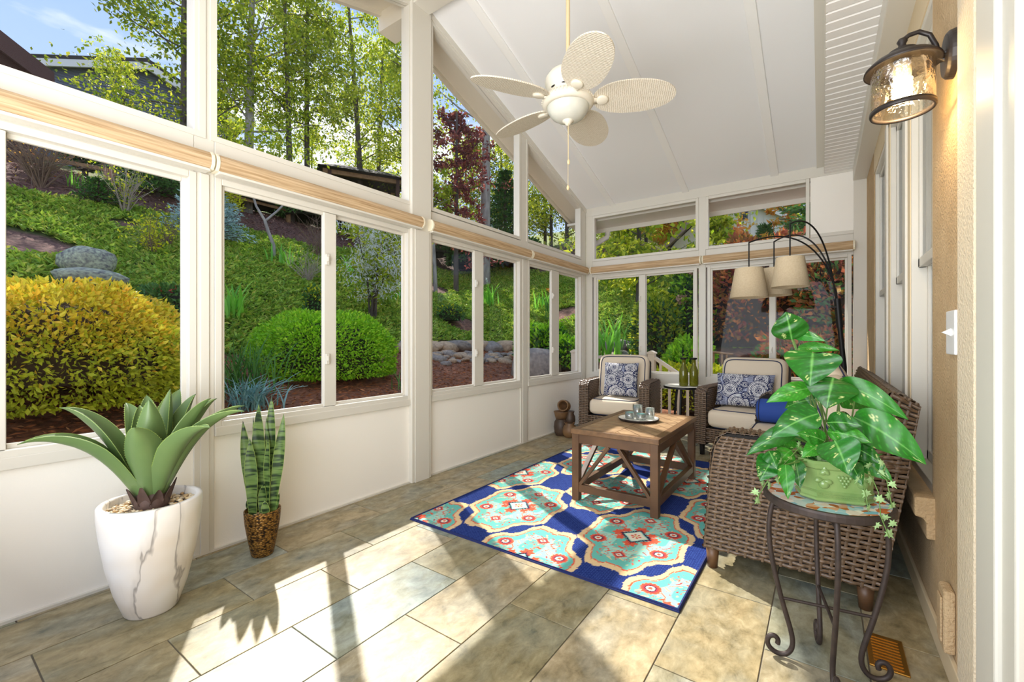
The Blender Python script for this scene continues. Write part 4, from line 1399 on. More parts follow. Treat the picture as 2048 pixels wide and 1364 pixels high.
mt_blade = wickerfan()
ts = .5 - .5 * np.cos(np.linspace(0, np.pi, 33))
hw = np.maximum(.004, .132 * np.sqrt(np.clip(1 - np.abs(2 * ts - 1) ** 2.3, 0, 1)) * (1.04 - .10 * ts))
blade0 = None
for k in range(5):
    a = math.radians(25 + 72 * k)
    if blade0 is None:
        m = M()
        xs_ = .155 + ts * .505
        rows = []
        for f_ in np.linspace(-1, 1, 9):
            rows.append(np.stack([xs_, hw * f_, .004 + 0 * xs_ - .012 * ts * ts], 1))
        top = np.stack(rows)
        bot = top.copy()
        bot[..., 2] -= .008
        m.grid(top)
        m.grid(bot[::-1])
        rim = np.concatenate([top[0], top[-1][::-1]])
        rim_b = np.concatenate([bot[0], bot[-1][::-1]])
        m.grid(np.stack([rim_b, rim]), wrap=True)
        blade0 = m.build('blade', mt_blade, fan, smooth=True)
        br = M().beam((.09, 0, -.012), (.20, 0, -.012), .045, .008)
        br.lathe([(0, -.02), (.030, -.02), (.038, -.014), (.038, -.004), (0, -.004)], (.215, 0, 0), 20)
        br0 = br.build('blade_iron', MT['creamfan'], blade0, smooth=True)
        o = blade0
    else:
        o = copy_tree(blade0, fan)
    o.location = (0, 0, q(2.672))
    o.rotation_euler = (math.radians(-15), 0, a)
    o.rotation_mode = 'XYZ'

# ------------------------------------------------------------------ wall lantern (lit)
sc_ = thing('wall_lantern', 'lit bronze jar lantern on the stucco wall at upper right', 'wall light', (RX, 2.045, 2.09))
Rx_ = rot('Y', math.radians(-90))
M().lathe([(0, .026), (.066, .026), (.074, .018), (.078, 0), (0, 0)], (RX, 2.045, 2.10), 36, R=Rx_).build('back_plate', MT['bronze'], sc_, smooth=False, world=True, bevel=.002)
lc = np.array((.226, 2.03))
M().tube([(RX - .02, 2.045, 2.085), (RX - .038, 2.045, 2.10), (RX - .046, 2.045, 2.145), (RX - .062, 2.042, 2.185), (RX - .09, 2.036, 2.203), (lc[0] + .018, lc[1], 2.198), (lc[0], lc[1], 2.186)], .0075, 10).build('arm', MT['bronze'], sc_, smooth=True, world=True)
for yy in (2.018, 2.072):
    M().lathe([(0, .008), (.006, .006), (.006, 0)], (RX - .026, yy, 2.10), 10, R=Rx_).build('screw', MT['bronze'], sc_, smooth=True, world=True)
M().lathe([(0, 2.194), (.010, 2.192), (.015, 2.182), (.010, 2.172), (.014, 2.154), (.040, 2.148), (.046, 2.136), (.055, 2.130), (.085, 2.118), (.104, 2.100), (.106, 2.090), (.100, 2.092), (.080, 2.106), (0, 2.112)], (*lc, 0), 40).build('cap', MT['bronze'], sc_, smooth=True, world=True)
mt_jar = glassmat('seeded_amber_glass', tint=(1.0, .95, .84), refl=.10, bump=.5, bscale=45)
M().lathe([(.086, 2.098), (.086, 1.948), (.082, 1.948), (.082, 2.098)], (*lc, 0), 40).build('glass_jar', mt_jar, sc_, smooth=True, world=True)
M().lathe([(.083, 1.950), (.089, 1.953), (.090, 1.942), (.087, 1.936), (.080, 1.938), (.080, 1.948), (.083, 1.950)], (*lc, 0), 40).build('bottom_ring', MT['bronze'], sc_, smooth=True, world=True)
M().lathe([(0, 2.11), (.022, 2.11), (.026, 2.075), (.024, 2.05), (0, 2.05)], (*lc, 0), 24).build('bulb_base', MT['porcelain'], sc_, smooth=True, world=True)
mt_bulb = mat('lit_bulb', (255, 244, 220), .5, emit=((1.0, .78, .45), 14))
m = M()
hel = np.linspace(0, 6 * np.pi, 70)
m.tube(np.stack([lc[0] + .021 * np.cos(hel), lc[1] + .021 * np.sin(hel), 2.05 - .062 * hel / (6 * np.pi)], 1), .0085, 8)
m.build('bulb_spiral', mt_bulb, sc_, smooth=True, world=True)
pl = bpy.data.lights.new('lantern_glow', 'POINT')
pl.energy = 3.2
pl.color = (1.0, .70, .36)
pl.shadow_soft_size = .03
plo = bpy.data.objects.new('lantern_glow', pl)
plo.location = (lc[0], lc[1], 1.965)
COL.objects.link(plo)
# ------------------------------------------------------------------ potted plants
def blade(base, ctrl, tip, w, prof, chan=.25, thick=.006, n=18, k=7, side=None, wave=0.0, colf=None):
    """a leaf with a curved spine, a channelled section and real thickness; returns mesh and edge lines"""
    base, ctrl, tip = (np.array(v, float) for v in (base, ctrl, tip))
    t = np.linspace(0, 1, n)[:, None]
    P_ = (1 - t) ** 2 * base + 2 * t * (1 - t) * ctrl + t * t * tip
    T_ = np.gradient(P_, axis=0)
    T_ /= np.linalg.norm(T_, axis=1)[:, None] + 1e-9
    if side is None:
        side = np.cross(tip - base, ctrl - (base + tip) / 2)
        if np.linalg.norm(side) < 1e-5:
            side = np.array((1.0, 0, 0))
    side = np.array(side, float)
    side /= np.linalg.norm(side)
    B_ = side - T_ * (T_ @ side)[:, None]
    B_ /= np.linalg.norm(B_, axis=1)[:, None]
    N_ = np.cross(B_, T_)
    hwid = np.array([prof(v) for v in t[:, 0]]) * w / 2
    s_ = np.linspace(-1, 1, k)
    top, bot = [], []
    for i_ in range(k):
        up_ = chan * hwid * s_[i_] ** 2 + wave * np.sin(t[:, 0] * 17 + s_[i_] * 3) * hwid
        p = P_ + B_ * (hwid * s_[i_])[:, None] + N_ * up_[:, None]
        th = thick * (1 - .85 * s_[i_] ** 2) * np.clip(hwid / (w / 2) * 1.4, .1, 1)
        top.append(p)
        bot.append(p - N_ * th[:, None])
    top, bot = np.stack(top), np.stack(bot)
    m = M()
    cc = None if colf is None else colf(*np.meshgrid(s_, t[:, 0], indexing='ij'))
    m.grid(top, col=cc)
    m.grid(bot[::-1], col=None if cc is None else cc[::-1])
    ring_ = None if cc is None else np.stack([np.concatenate([cc[0], cc[-1][::-1]])] * 2)
    m.grid(np.stack([np.concatenate([bot[0], bot[-1][::-1]]), np.concatenate([top[0], top[-1][::-1]])]), wrap=True, col=ring_)
    return m, top[0], top[-1]


def pebbles(n, R, z, c, size, rs, hole=0):
    m = M()
    base = np.array([(1, 0, 0), (-1, 0, 0), (0, 1, 0), (0, -1, 0), (0, 0, 1), (0, 0, -1)], float)
    F = [(0, 2, 4), (2, 1, 4), (1, 3, 4), (3, 0, 4), (2, 0, 5), (1, 2, 5), (3, 1, 5), (0, 3, 5)]
    # a rounded stone: octahedron split once
    V = base.tolist()
    F2 = []
    mid = {}
    for f in F:
        ids = []
        for a, b in ((0, 1), (1, 2), (2, 0)):
            key = tuple(sorted((f[a], f[b])))
            if key not in mid:
                v = (np.array(V[key[0]]) + np.array(V[key[1]]))
                V.append((v / np.linalg.norm(v)).tolist())
                mid[key] = len(V) - 1
            ids.append(mid[key])
        F2 += [(f[0], ids[0], ids[2]), (f[1], ids[1], ids[0]), (f[2], ids[2], ids[1]), tuple(ids)]
    V = np.array(V)
    F2 = np.array(F2)
    for i_ in range(n):
        a = rs.rand() * 2 * np.pi
        r = math.sqrt(rs.rand() * (1 - (hole / R) ** 2) + (hole / R) ** 2) * R
        s_ = size * (.7 + .7 * rs.rand())
        Rm = rot('Z', rs.rand() * 6) @ np.diag([s_, s_ * .75, s_ * .55])
        m.add(V @ Rm.T + np.array((c[0] + r * math.cos(a), c[1] + r * math.sin(a), z + rs.rand() * size * .9)), F2)
    return m


# agave in the marble pot
ag = thing('potted_agave', 'broad toothed agave in a tall white marble-look pot', 'potted plant', (-2.345, .65, 0))
M().lathe([(0, .0), (.088, 0), (.094, .008), (.125, .10), (.152, .22), (.170, .34), (.178, .42), (.178, .462), (.174, .468), (.158, .468), (.154, .46), (.150, .40), (0, .395)], n=56).build('pot', MT['marble'], ag, smooth=True)
rs = np.random.RandomState(5)
tag(pebbles(330, .150, .432, (0, 0), .0095, rs, hole=.055).build('pebble_mulch', MT['pebble'], ag, smooth=True), kind='stuff')
M().lathe([(.151, .40), (.151, .434), (0, .434)], n=40).build('soil', MT['soil'], ag)
M().lathe([(0, .41), (.055, .42), (.062, .45), (.058, .49), (.045, .53), (0, .55)], n=20).build('crown', MT['husk'], ag, smooth=True)
agl = [((-2.40, 0.27, 0.765), .135, .26), ((-2.52, 0.397, 0.873), .125, .16), ((-2.58, 0.62, 0.862), .11, .1), ((-2.56, 0.69, 0.89), .11, .06), ((-2.46, 0.637, 0.858), .13, .05), ((-2.50, 0.80, 0.912), .14, .05),
       ((-2.386, 0.826, 0.895), .11, .08), ((-2.214, 0.824, 0.889), .135, .1), ((-2.317, 0.887, 0.873), .12, .1), ((-2.093, 0.910, 0.855), .11, .16), ((-1.986, 0.863, 0.847), .11, .2), ((-1.985, 0.735, 0.800), .13, .18), ((-2.16, 0.545, 0.81), .15, .07), ((-2.36, .72, .93), .11, .02), ((-2.27, .62, .90), .12, .04), ((-2.44, .74, .90), .11, .04)]
axis = np.array((-2.345, .65, .45))
pf = lambda v: (np.clip(.58 + 1.05 * v, 0, 1) if v < .42 else max(0.0, 1 - ((v - .42) / .58) ** 1.5)) * (1 if v < .98 else .15) + .004
for (tip, w_, sag) in agl:
    tip = np.array(tip)
    out = tip - axis
    out[2] = 0
    o_ = out / (np.linalg.norm(out) + 1e-6)
    b_ = axis + o_ * .032 + np.array((0, 0, .02))
    ctrl = b_ + out * .42 + np.array((0, 0, (tip[2] - b_[2]) * .72 + sag * .55))
    m, e0, e1 = blade(b_, ctrl, tip, w_ * .9, pf, chan=.5, thick=.016, side=np.cross(o_, (0, 0, 1)))
    lf = m.build('leaf', MT['agave'], ag, smooth=True, world=True)
    em = M()
    for ed in (e0, e1):
        em.tube(ed[:-1], .0007, 5)
        seg = np.linalg.norm(np.diff(ed, axis=0), axis=1)
        cum = np.concatenate([[0], np.cumsum(seg)])
        cen = (e0 + e1) / 2
        for d_ in np.arange(.05, cum[-1] - .02, .0125):
            i_ = min(len(seg) - 1, np.searchsorted(cum, d_) - 1)
            f_ = (d_ - cum[i_]) / seg[i_]
            p = ed[i_] * (1 - f_) + ed[i_ + 1] * f_
            dr = p - (cen[i_] * (1 - f_) + cen[i_ + 1] * f_)
            dr = dr / (np.linalg.norm(dr) + 1e-6)
            tg = (ed[i_ + 1] - ed[i_]) / seg[i_]
            em.add([p - tg * .0017, p + tg * .0017, p + dr * .0045 + tg * .0015, p + np.cross(dr, tg) * .001], [(0, 1, 2), (1, 3, 2), (3, 0, 2)])
    em.build('toothed_edge', MT['agaved'], lf, world=True)
for k in range(9):
    a = k * .7
    c_, s_ = math.cos(a), math.sin(a)
    m, _, _ = blade((.046 * c_, .046 * s_, .445), (.062 * c_, .062 * s_, .49), (.085 * c_, .085 * s_, .52 + .01 * (k % 3)), .05, lambda v: 1 - .8 * v * v, chan=.3, thick=.004, n=7, side=(-s_, c_, 0))
    m.build('dry_husk', MT['husk'], ag, smooth=True)

# snake plant in the hammered bronze pot
sp = thing('potted_snake_plant', 'upright banded snake plant in a small hammered bronze pot', 'potted plant', (-2.45, 1.155, 0))
M().lathe([(0, 0), (.050, 0), (.054, .006), (.070, .09), (.083, .17), (.088, .225), (.088, .24), (.084, .243), (.080, .24), (.078, .21), (0, .205)], n=44).build('pot', MT['hammer'], sp, smooth=True)
M().lathe([(.079, .19), (.079, .214), (0, .214)], n=30).build('soil', MT['soil'], sp)
tag(pebbles(150, .075, .216, (0, 0), .0072, rs).build('pebble_mulch', MT['pebble'], sp, smooth=True), kind='stuff')
sn = [((-2.465, 1.186), (-2.445, 1.200, 0.845), 0.056), ((-2.456, 1.155), (-2.470, 1.145, 0.801), 0.078), ((-2.50, 1.151), (-2.538, 1.147, 0.728), 0.03), ((-2.494, 1.132), (-2.540, 1.096, 0.711), 0.055),
      ((-2.464, 1.113), (-2.478, 1.103, 0.625), 0.066), ((-2.410, 1.165), (-2.407, 1.165, 0.640), 0.046), ((-2.412, 1.183), (-2.361, 1.223, 0.749), 0.056), ((-2.432, 1.147), (-2.427, 1.151, 0.381), 0.045),
      ((-2.405, 1.188), (-2.380, 1.209, 0.323), 0.03), ((-2.500, 1.130), (-2.523, 1.108, 0.282), 0.028), ((-2.394, 1.147), (-2.398, 1.140, 0.300), 0.042), ((-2.481, 1.137), (-2.470, 1.145, 0.326), 0.028), ((-2.447, 1.19), (-2.455, 1.176, 0.732), 0.03)]
pfs = lambda v: (.55 + .9 * v if v < .5 else max(0.02, 1 - ((v - .5) / .5) ** 2.2))
sd = np.array((math.cos(YAW), math.sin(YAW), 0))
for k, (b2, tip, w_) in enumerate(sn):
    b_ = np.array((*b2, .21))
    tip = np.array(tip)
    mid = (b_ + tip) / 2 + np.array(((-1) ** k * .012, .0, 0))
    ang = rs.uniform(-.5, .5)
    m, e0, e1 = blade(b_, mid, tip, w_, pfs, chan=.25, thick=.005, side=rot('Z', ang) @ sd, wave=.05)
    lf = m.build('leaf', MT['snake'], sp, smooth=True, world=True)
    if w_ > .04:
        em = M()
        em.tube(e0[:-1], .0008, 5)
        em.tube(e1[:-1], .0008, 5)
        em.build('yellow_margin', MT['agaved'], lf, world=True)

# ------------------------------------------------------------------ wrought-iron plant stand
SC = np.array((.01, 1.885))
ps = thing('plant_stand', 'round mosaic-topped plant stand with scrolled iron legs at the front right', 'plant stand', (SC[0], SC[1], 0))


def mosaic():
    t = NT('mosaic_top')
    p = t.n('BsdfPrincipled')
    tcn = t.n('TexCoord')
    v = t.n('TexVoronoi')
    v.inputs['Scale'].default_value = 38
    t.l(tcn.outputs['Object'], v.inputs['Vector'])
    sxn = t.n('SeparateColor')
    t.l(v.outputs['Color'], sxn.inputs['Color'])
    t.l(t.ramp([(.1, rgb((238, 232, 220))), (.4, rgb((120, 190, 210))), (.6, rgb((240, 236, 226))), (.8, rgb((206, 116, 48))), (.95, rgb((176, 84, 34)))], sxn.outputs[0]), p.inputs['Base Color'])
    p.inputs['Roughness'].default_value = .25
    t.l(p.outputs['BSDF'], t.out.inputs['Surface'])
    return t.m


TZ = .602
M().lathe([(0, TZ), (.176, TZ), (.178, TZ - .004), (.178, TZ - .01), (0, TZ - .01)], n=48).build('mosaic_top', mosaic(), ps)
M().lathe([(.178, TZ + .002), (.188, TZ + .002), (.190, TZ - .006), (.190, TZ - .022), (.186, TZ - .026), (.17, TZ - .026), (.17, TZ - .012), (.178, TZ - .012), (.178, TZ + .002)], n=48).build('iron_rim', MT['iron'], ps, smooth=False, bevel=.001)
for k, ang in enumerate((190, 280, 10, 100)):
    a = math.radians(ang)
    prof = [(.150, TZ - .02), (.166, .54), (.174, .47), (.170, .39), (.152, .29), (.128, .19), (.108, .12), (.098, .075), (.100, .040), (.118, .014), (.145, .0095), (.170, .022), (.180, .046), (.172, .068), (.154, .074), (.142, .060), (.146, .045)]
    pr = np.array(prof)
    # smooth the profile
    tt = np.arange(len(pr))
    fine = np.linspace(0, len(pr) - 1, 60)
    pr2 = np.stack([np.interp(fine, tt, pr[:, 0]), np.interp(fine, tt, pr[:, 1])], 1)
    for _ in range(3):
        pr2[1:-1] = (pr2[:-2] + 2 * pr2[1:-1] + pr2[2:]) / 4
    M().tube(np.stack([pr2[:, 0] * math.cos(a), pr2[:, 0] * math.sin(a), pr2[:, 1]], 1), .0085, 10).build('leg', MT['iron'], ps, smooth=True)
for zz, rr_ in ((.54, .166), (.215, .134)):
    for ang in (190, 280):
        a = math.radians(ang)
        c_, s_ = math.cos(a), math.sin(a)
        dz = .008 if ang == 280 else 0
        M().tube([(rr_ * c_, rr_ * s_, zz + dz), (-rr_ * c_, -rr_ * s_, zz + dz)], .0055, 8).build('cross_bar', MT['iron'], ps, smooth=True)

# planter with pothos and ivy
pt = thing('potted_pothos', 'variegated pothos and ivy in a green glazed fruit-relief planter', 'potted plant', (.03, 1.885, TZ + .003), math.radians(14))
PL, PW, PH = .105, .075, .135


def octo(sx_, sy_, z, c=.038):
    return [(-sx_ + c, -sy_, z), (sx_ - c, -sy_, z), (sx_, -sy_ + c, z), (sx_, sy_ - c, z), (sx_ - c, sy_, z), (-sx_ + c, sy_, z), (-sx_, sy_ - c, z), (-sx_, -sy_ + c, z)]


m = M()
levels = [(.100, .070, 0), (.106, .076, .006), (.106, .076, .012), (.102, .072, .016), (.104, .074, .030), (.106, .076, .034), (.102, .072, .038), (.104, .074, .106), (.110, .080, .112), (.113, .083, .128), (.113, .083, .137), (.104, .074, .137), (.100, .070, .10)]
m.grid(np.stack([np.array(octo(a, b, z)) for a, b, z in levels]), wrap=True)
m.add(octo(.100, .070, 0), [tuple(range(8))[::-1]])
pot = m.build('planter', MT['celadon'], pt)
m = M()
for (cx, cz, n_) in ((.012, .075, 0), (-.045, .06, 1), (.062, .07, 1)):
    if n_ == 0:
        for r_ in range(4):
            for q_ in range(4 - r_):
                m.cushion(.013, .016, .013, (cx + (q_ - (3 - r_) / 2) * .0105, -.0735, cz + .012 - r_ * .0095), e=1, ev=1, nu=10, nv=7)
    else:
        m.cushion(.032, .024, .032, (cx, -.073, cz), e=1, ev=1, nu=16, nv=9)
for (cx, cz, an) in ((-.058, .092, .6), (-.030, .092, 2.4), (-.045, .098, 1.5), (.03, .096, 1.0), (.048, .092, 2.2), (-.075, .07, .2), (.082, .085, 2.8), (-.02, .066, 2.9)):
    m2, _, _ = blade((cx, -.0735, cz), (cx + .012 * math.cos(an), -.083, cz + .012 * math.sin(an)), (cx + .028 * math.cos(an), -.076, cz + .028 * math.sin(an)), .018, lambda v: math.sin(math.pi * min(.98, v + .02)) ** .7, thick=.004, n=7, k=5, side=(-math.sin(an), 0, math.cos(an)))
    for v, f in zip(m2.V, m2.F):
        pass
    off = 0
    for v in m2.V:
        m.V.append(v)
    for f in m2.F:
        m.F.append(f + m.n)
    m.n += m2.n
m.build('fruit_relief', MT['celadon'], pot, smooth=True)
m = M()
for k in range(34):
    x_ = -.064 + k * .0039
    m.cushion(.0032, .003, .004, (x_, -.0755, .0195), e=1, ev=1, nu=6, nv=5)
    m.cushion(.0032, .003, .004, (x_, -.0760, .0265), e=1, ev=1, nu=6, nv=5)
m.build('dotted_band', MT['celadon'], pot)
M().add(octo(.10, .07, .118), [tuple(range(8))]).build('soil', MT['soil'], pt)
heart = lambda v: (math.sqrt(max(0, 1 - ((.27 - v) / .29) ** 2)) if v < .27 else max(0, 1 - ((v - .27) / .73) ** 1.55)) + .003
lance = lambda v: (math.sqrt(max(0, 1 - ((.36 - v) / .38) ** 2)) if v < .36 else max(0, 1 - ((v - .36) / .64) ** 1.6)) + .003


def veined(seed):
    """leaf colouring: midrib, side veins, cream flecks running along the veins"""
    r_ = np.random.RandomState(seed)
    base_ = np.array(rgb(((30, 98, 22), (40, 120, 26), (58, 140, 36), (34, 108, 30))[seed % 4]))
    lite, crm = np.array(rgb((110, 176, 84))), np.array(rgb((204, 216, 140)))
    ph = r_.rand(4) * 6

    def f(s, t):
        C_ = np.tile(base_, s.shape + (1,)) * (.82 + .3 * (.5 + .5 * np.sin(s * 2 + ph[0]))[..., None])
        w_ = t * 9 - np.abs(s) * 2.2
        C_[np.abs(np.mod(w_, 1) - .5) > .44] = base_ * 1.6
        C_[np.abs(s) < .05] = lite
        fl = np.sin(w_ * 6.28 * 1.7 + ph[1]) + np.sin(s * 9 + ph[2] + 3 * t) + np.sin(t * 23 + s * 4 + ph[3])
        reg = np.sin(t * 5.3 + ph[1]) * np.sin(s * 3.1 + ph[2]) + .35 * np.sin(t * 17 + 7 * s + ph[0])
        C_[(fl > 1.75) & (reg > .42) & (np.abs(s) > .1)] = crm
        return C_
    return f


def glossleaf():
    t = NT('pothos_leaf_gloss')
    a_ = t.n('VertexColor')
    a_.layer_name = 'Col'
    p = t.n('BsdfPrincipled')
    p.inputs['Roughness'].default_value = .34
    tr = t.n('BsdfTranslucent')
    mxs = t.n('MixShader')
    mxs.inputs['Fac'].default_value = .18
    t.l(a_.outputs['Color'], p.inputs['Base Color'])
    t.l(a_.outputs['Color'], tr.inputs['Color'])
    t.l(p.outputs['BSDF'], mxs.inputs[1])
    t.l(tr.outputs['BSDF'], mxs.inputs[2])
    t.l(mxs.outputs['Shader'], t.out.inputs['Surface'])
    return t.m


mt_pothos = glossleaf()
PLV = [((-0.090, 1.870, 1.149), (-0.107, 1.830, 1.246), 0.100), ((-0.091, 1.900, 1.165), (0.009, 1.860, 1.142), 0.034), ((-0.074, 1.950, 1.115), (0.048, 1.910, 1.110), 0.034), ((-0.027, 1.820, 1.102), (-0.034, 1.780, 0.992), 0.141),
       ((0.029, 1.800, 1.022), (0.011, 1.760, 0.922), 0.128), ((0.044, 1.850, 1.003), (0.216, 1.810, 0.901), 0.066), ((-0.027, 1.820, 0.983), (-0.162, 1.780, 0.926), 0.056), ((-0.011, 1.780, 0.902), (-0.144, 1.740, 0.813), 0.085),
       ((0.014, 1.780, 0.875), (0.101, 1.740, 0.879), 0.06), ((0.083, 1.830, 0.893), (0.254, 1.790, 0.774), 0.10), ((0.014, 1.780, 0.845), (0.123, 1.740, 0.831), 0.055), ((0.032, 1.720, 0.828), (0.065, 1.680, 0.737), 0.100),
       ((-0.068, 1.800, 0.844), (-0.222, 1.760, 0.735), 0.056), ((0.004, 1.750, 0.819), (-0.070, 1.710, 0.841), 0.048), ((-0.097, 1.850, 0.806), (-0.122, 1.810, 0.739), 0.060), ((-0.140, 1.780, 0.730), (-0.177, 1.740, 0.657), 0.075),
       ((-0.152, 1.760, 0.761), (-0.124, 1.720, 0.712), 0.051), ((-0.101, 1.720, 0.731), (-0.091, 1.680, 0.630), 0.042),
       ((0.05, 1.93, .95), (.15, 1.99, .90), .07), ((-.02, 1.95, .93), (-.12, 2.01, .88), .07), ((.03, 1.96, .86), (.10, 2.06, .80), .07), ((-.03, 1.9, .82), (-.10, 1.98, .77), .06),
       ((-.09, 1.80, .765), (-.135, 1.755, .705), .055), ((-.075, 1.78, .735), (-.06, 1.74, .655), .045), ((.085, 1.79, .80), (.15, 1.755, .765), .05), ((.10, 1.80, .76), (.175, 1.77, .715), .05), ((.0, 1.80, .80), (-.055, 1.75, .755), .05), ((-.11, 1.82, .80), (-.185, 1.79, .775), .045), ((.07, 1.76, .76), (.10, 1.72, .70), .045), ((.09, 1.85, .97), (.165, 1.83, .955), .05)]
inv = np.array(Matrix.Rotation(-math.radians(14), 3, 'Z'))
ploc = np.array(pt.location)
loc_ = lambda p: inv @ (np.array(p) - ploc)
root_pts = [np.array((.03, 1.885, .70)), np.array((0.0, 1.88, .70)), np.array((.055, 1.89, .70))]
for k, (b_, tip, w_) in enumerate(PLV):
    b_, tip = np.array(b_), np.array(tip)
    L_ = np.linalg.norm(tip - b_)
    view = (b_ + tip) / 2 - np.array((0, 0, EYE))
    view /= np.linalg.norm(view)
    side = np.cross(tip - b_, view)
    mid = (b_ + tip) / 2 - view * L_ * .16 + np.array((0, 0, .12 * L_))
    tl = rs.uniform(-.25, .25)
    m, _, _ = blade(loc_(b_), loc_(mid), loc_(tip), w_ * 1.16, heart if w_ / L_ > .55 else lance, chan=-.22 if k % 2 else .2, thick=.0016, n=40, k=25, side=inv @ side, wave=.05, colf=veined(k))
    leaf = m.build('pothos_leaf', mt_pothos, pt, smooth=True)
    r0 = root_pts[k % 3]
    mm = (r0 + b_) / 2 + np.array((rs.uniform(-.015, .015), .02, .03))
    t = np.linspace(0, 1, 9)[:, None]
    c = (1 - t) ** 2 * r0 + 2 * t * (1 - t) * mm + t * t * b_
    M().tube([loc_(p) for p in c], .0026, 6).build('stem', MT['stem'], leaf, smooth=True)
ivp = [(-0.189, 0.619), (-0.186, 0.588), (-0.17, 0.651), (-0.148, 0.655), (-0.065, 0.797), (-0.05, 0.767), (-0.111, 0.693), (-0.08, 0.720), (0.078, 0.772), (0.091, 0.717), (0.084, 0.745), (0.117, 0.756), (0.147, 0.739), (0.122, 0.712), (0.172, 0.711), (0.113, 0.666),
       (0.141, 0.666), (0.117, 0.628), (0.164, 0.677), (0.174, 0.646), (0.135, 0.582), (0.176, 0.587), (0.156, 0.607), (0.166, 0.555), (0.147, 0.772), (0.156, 0.752), (-0.116, 0.741), (-0.095, 0.675), (-0.175, 0.681), (-0.127, 0.665)]
star = []
for k, (rad, an) in enumerate(((.30, -90), (.62, -62), (.34, -40), (.72, -8), (.36, 28), (.66, 52), (.44, 70), (1.0, 90), (.44, 110), (.66, 128), (.36, 152), (.72, 188), (.34, 220), (.62, 242))):
    star.append((rad * math.cos(math.radians(an)), .0 if k % 2 else -.05, rad * math.sin(math.radians(an))))
iv0 = None
for k, (x_, z_) in enumerate(ivp):
    yv = 1.745 + rs.uniform(-.02, .03)
    if iv0 is None:
        st_ = np.array(star) * .020
        n_ = len(st_)
        m = M()
        th = np.array((0, .0012, 0))
        m.add(np.concatenate([[(0, -.0025, 0)], st_]), [(0, i_ + 1, (i_ + 1) % n_ + 1) for i_ in range(n_)])
        m.add(np.concatenate([[(0, -.0025, 0)], st_]) + th, [(0, (i_ + 1) % n_ + 1, i_ + 1) for i_ in range(n_)])
        iv0 = m.build('ivy_leaf', None, pt)
        iv0.data.materials.append(MT['ivy'])
        o = iv0
    else:
        o = iv0.copy()
        COL.objects.link(o)
    o.location = loc_((x_, yv, z_))
    o.rotation_euler = (rs.uniform(-.5, .5), rs.uniform(2.0, 4.3), rs.uniform(-.2, .9))
    s_ = rs.uniform(.85, 1.25)
    o.scale = (s_, s_, s_)
for pts in ([(.10, 1.82, .73), (.12, 1.76, .735), (.14, 1.745, .68), (.145, 1.745, .61), (.165, 1.745, .55)], [(.09, 1.82, .73), (.12, 1.77, .76), (.16, 1.755, .72), (.172, 1.75, .64)],
            [(-.05, 1.82, .73), (-.11, 1.77, .735), (-.15, 1.755, .67), (-.188, 1.755, .59)], [(-.03, 1.82, .72), (-.06, 1.77, .79), (-.11, 1.76, .72), (-.1, 1.75, .66)], [(.1, 1.82, .73), (.10, 1.77, .73), (.115, 1.75, .63)]):
    M().tube([loc_(p) for p in pts], .0016, 5).build('ivy_vine', MT['stem'], pt, smooth=True)
# undergrowth filling the planter
m = M()
for k in range(46):
    a = rs.rand() * 6.28
    b_ = np.array((rs.uniform(-.085, .085), rs.uniform(-.055, .055), .115))
    tip = b_ + np.array((math.cos(a) * .05, math.sin(a) * .04 - .01, rs.uniform(.02, .07)))
    m2, _, _ = blade(b_, (b_ + tip) / 2 + np.array((0, 0, .02)), tip, .032, lance, thick=.001, n=6, k=5)
    for v in m2.V:
        m.V.append(v)
    for f in m2.F:
        m.F.append(f + m.n)
    m.n += m2.n
m.build('undergrowth', MT['ivy'], pt, smooth=True)
# ------------------------------------------------------------------ garden: land form
def smax(a, b, k=2.0):
    h = np.clip(.5 + .5 * (a - b) / k, 0, 1)
    return b * (1 - h) + a * h + k * h * (1 - h)


def sst(a, b, x):
    t = np.clip((x - a) / (b - a), 0, 1)
    return t * t * (3 - 2 * t)


def dd(X, Y):
    return smax(-X - 7.6, Y - 10.3, 2.5)


def terr(X, Y):
    X, Y = np.asarray(X, float), np.asarray(Y, float)
    d = dd(X, Y)
    low = .3 - .45 * sst(-4.2, -3.0, X) * sst(5.0, 6.5, Y)
    back = sst(-9.5, -4.0, X)
    brk = 8.5 - 3.0 * back
    z = low + (.8 - low) * sst(-2.6, 0., d) + .55 * np.minimum(np.clip(d, 0, 99), brk) + (.30 - .18 * back) * np.clip(d - brk, 0, 40)
    z = z + (.06 * np.sin(X * 1.3 + Y * .7) + .05 * np.sin(Y * 1.9 - X * .6)) * sst(-.5, 1.5, d)
    pad = sst(-3.7, -3.1, X) * (1 - sst(6.2, 7.0, Y))
    return z * (1 - pad) - .35 * pad


def pn(X, Y, s, ph=0):
    return (np.sin(X * s + ph) * np.cos(Y * s * .83 + 1.7 * ph) + np.sin(X * s * 1.9 - Y * s * 1.3 + ph * 2.1) * .6) / 1.6


def cover(X, Y):
    """1 where the creeping evergreen grows, 0 on bare bark mulch"""
    d = dd(X, Y)
    top = 6.25 + .5 * pn(X, Y, .55, .4) + .25 * pn(X, Y, 1.9, 2)
    k = sst(.15, .55, d + .12 * pn(X, Y, 2.2)) * (1 - sst(top - .15, top + .15, d))
    for (cx, cy, rx, ry) in ((-11.35, 1.40, .62, .75), (-12.9, 3.1, .25, .3), (-10.1, 6.1, .35, .4), (-8.9, 9.9, .5, .6), (-6.6, 12.3, .7, .5), (-11.9, 11.2, .9, 1.1)):
        q_ = ((X - cx) / rx) ** 2 + ((Y - cy) / ry) ** 2 + .3 * pn(X, Y, 5)
        k = k * sst(.8, 1.2, q_)
    return k


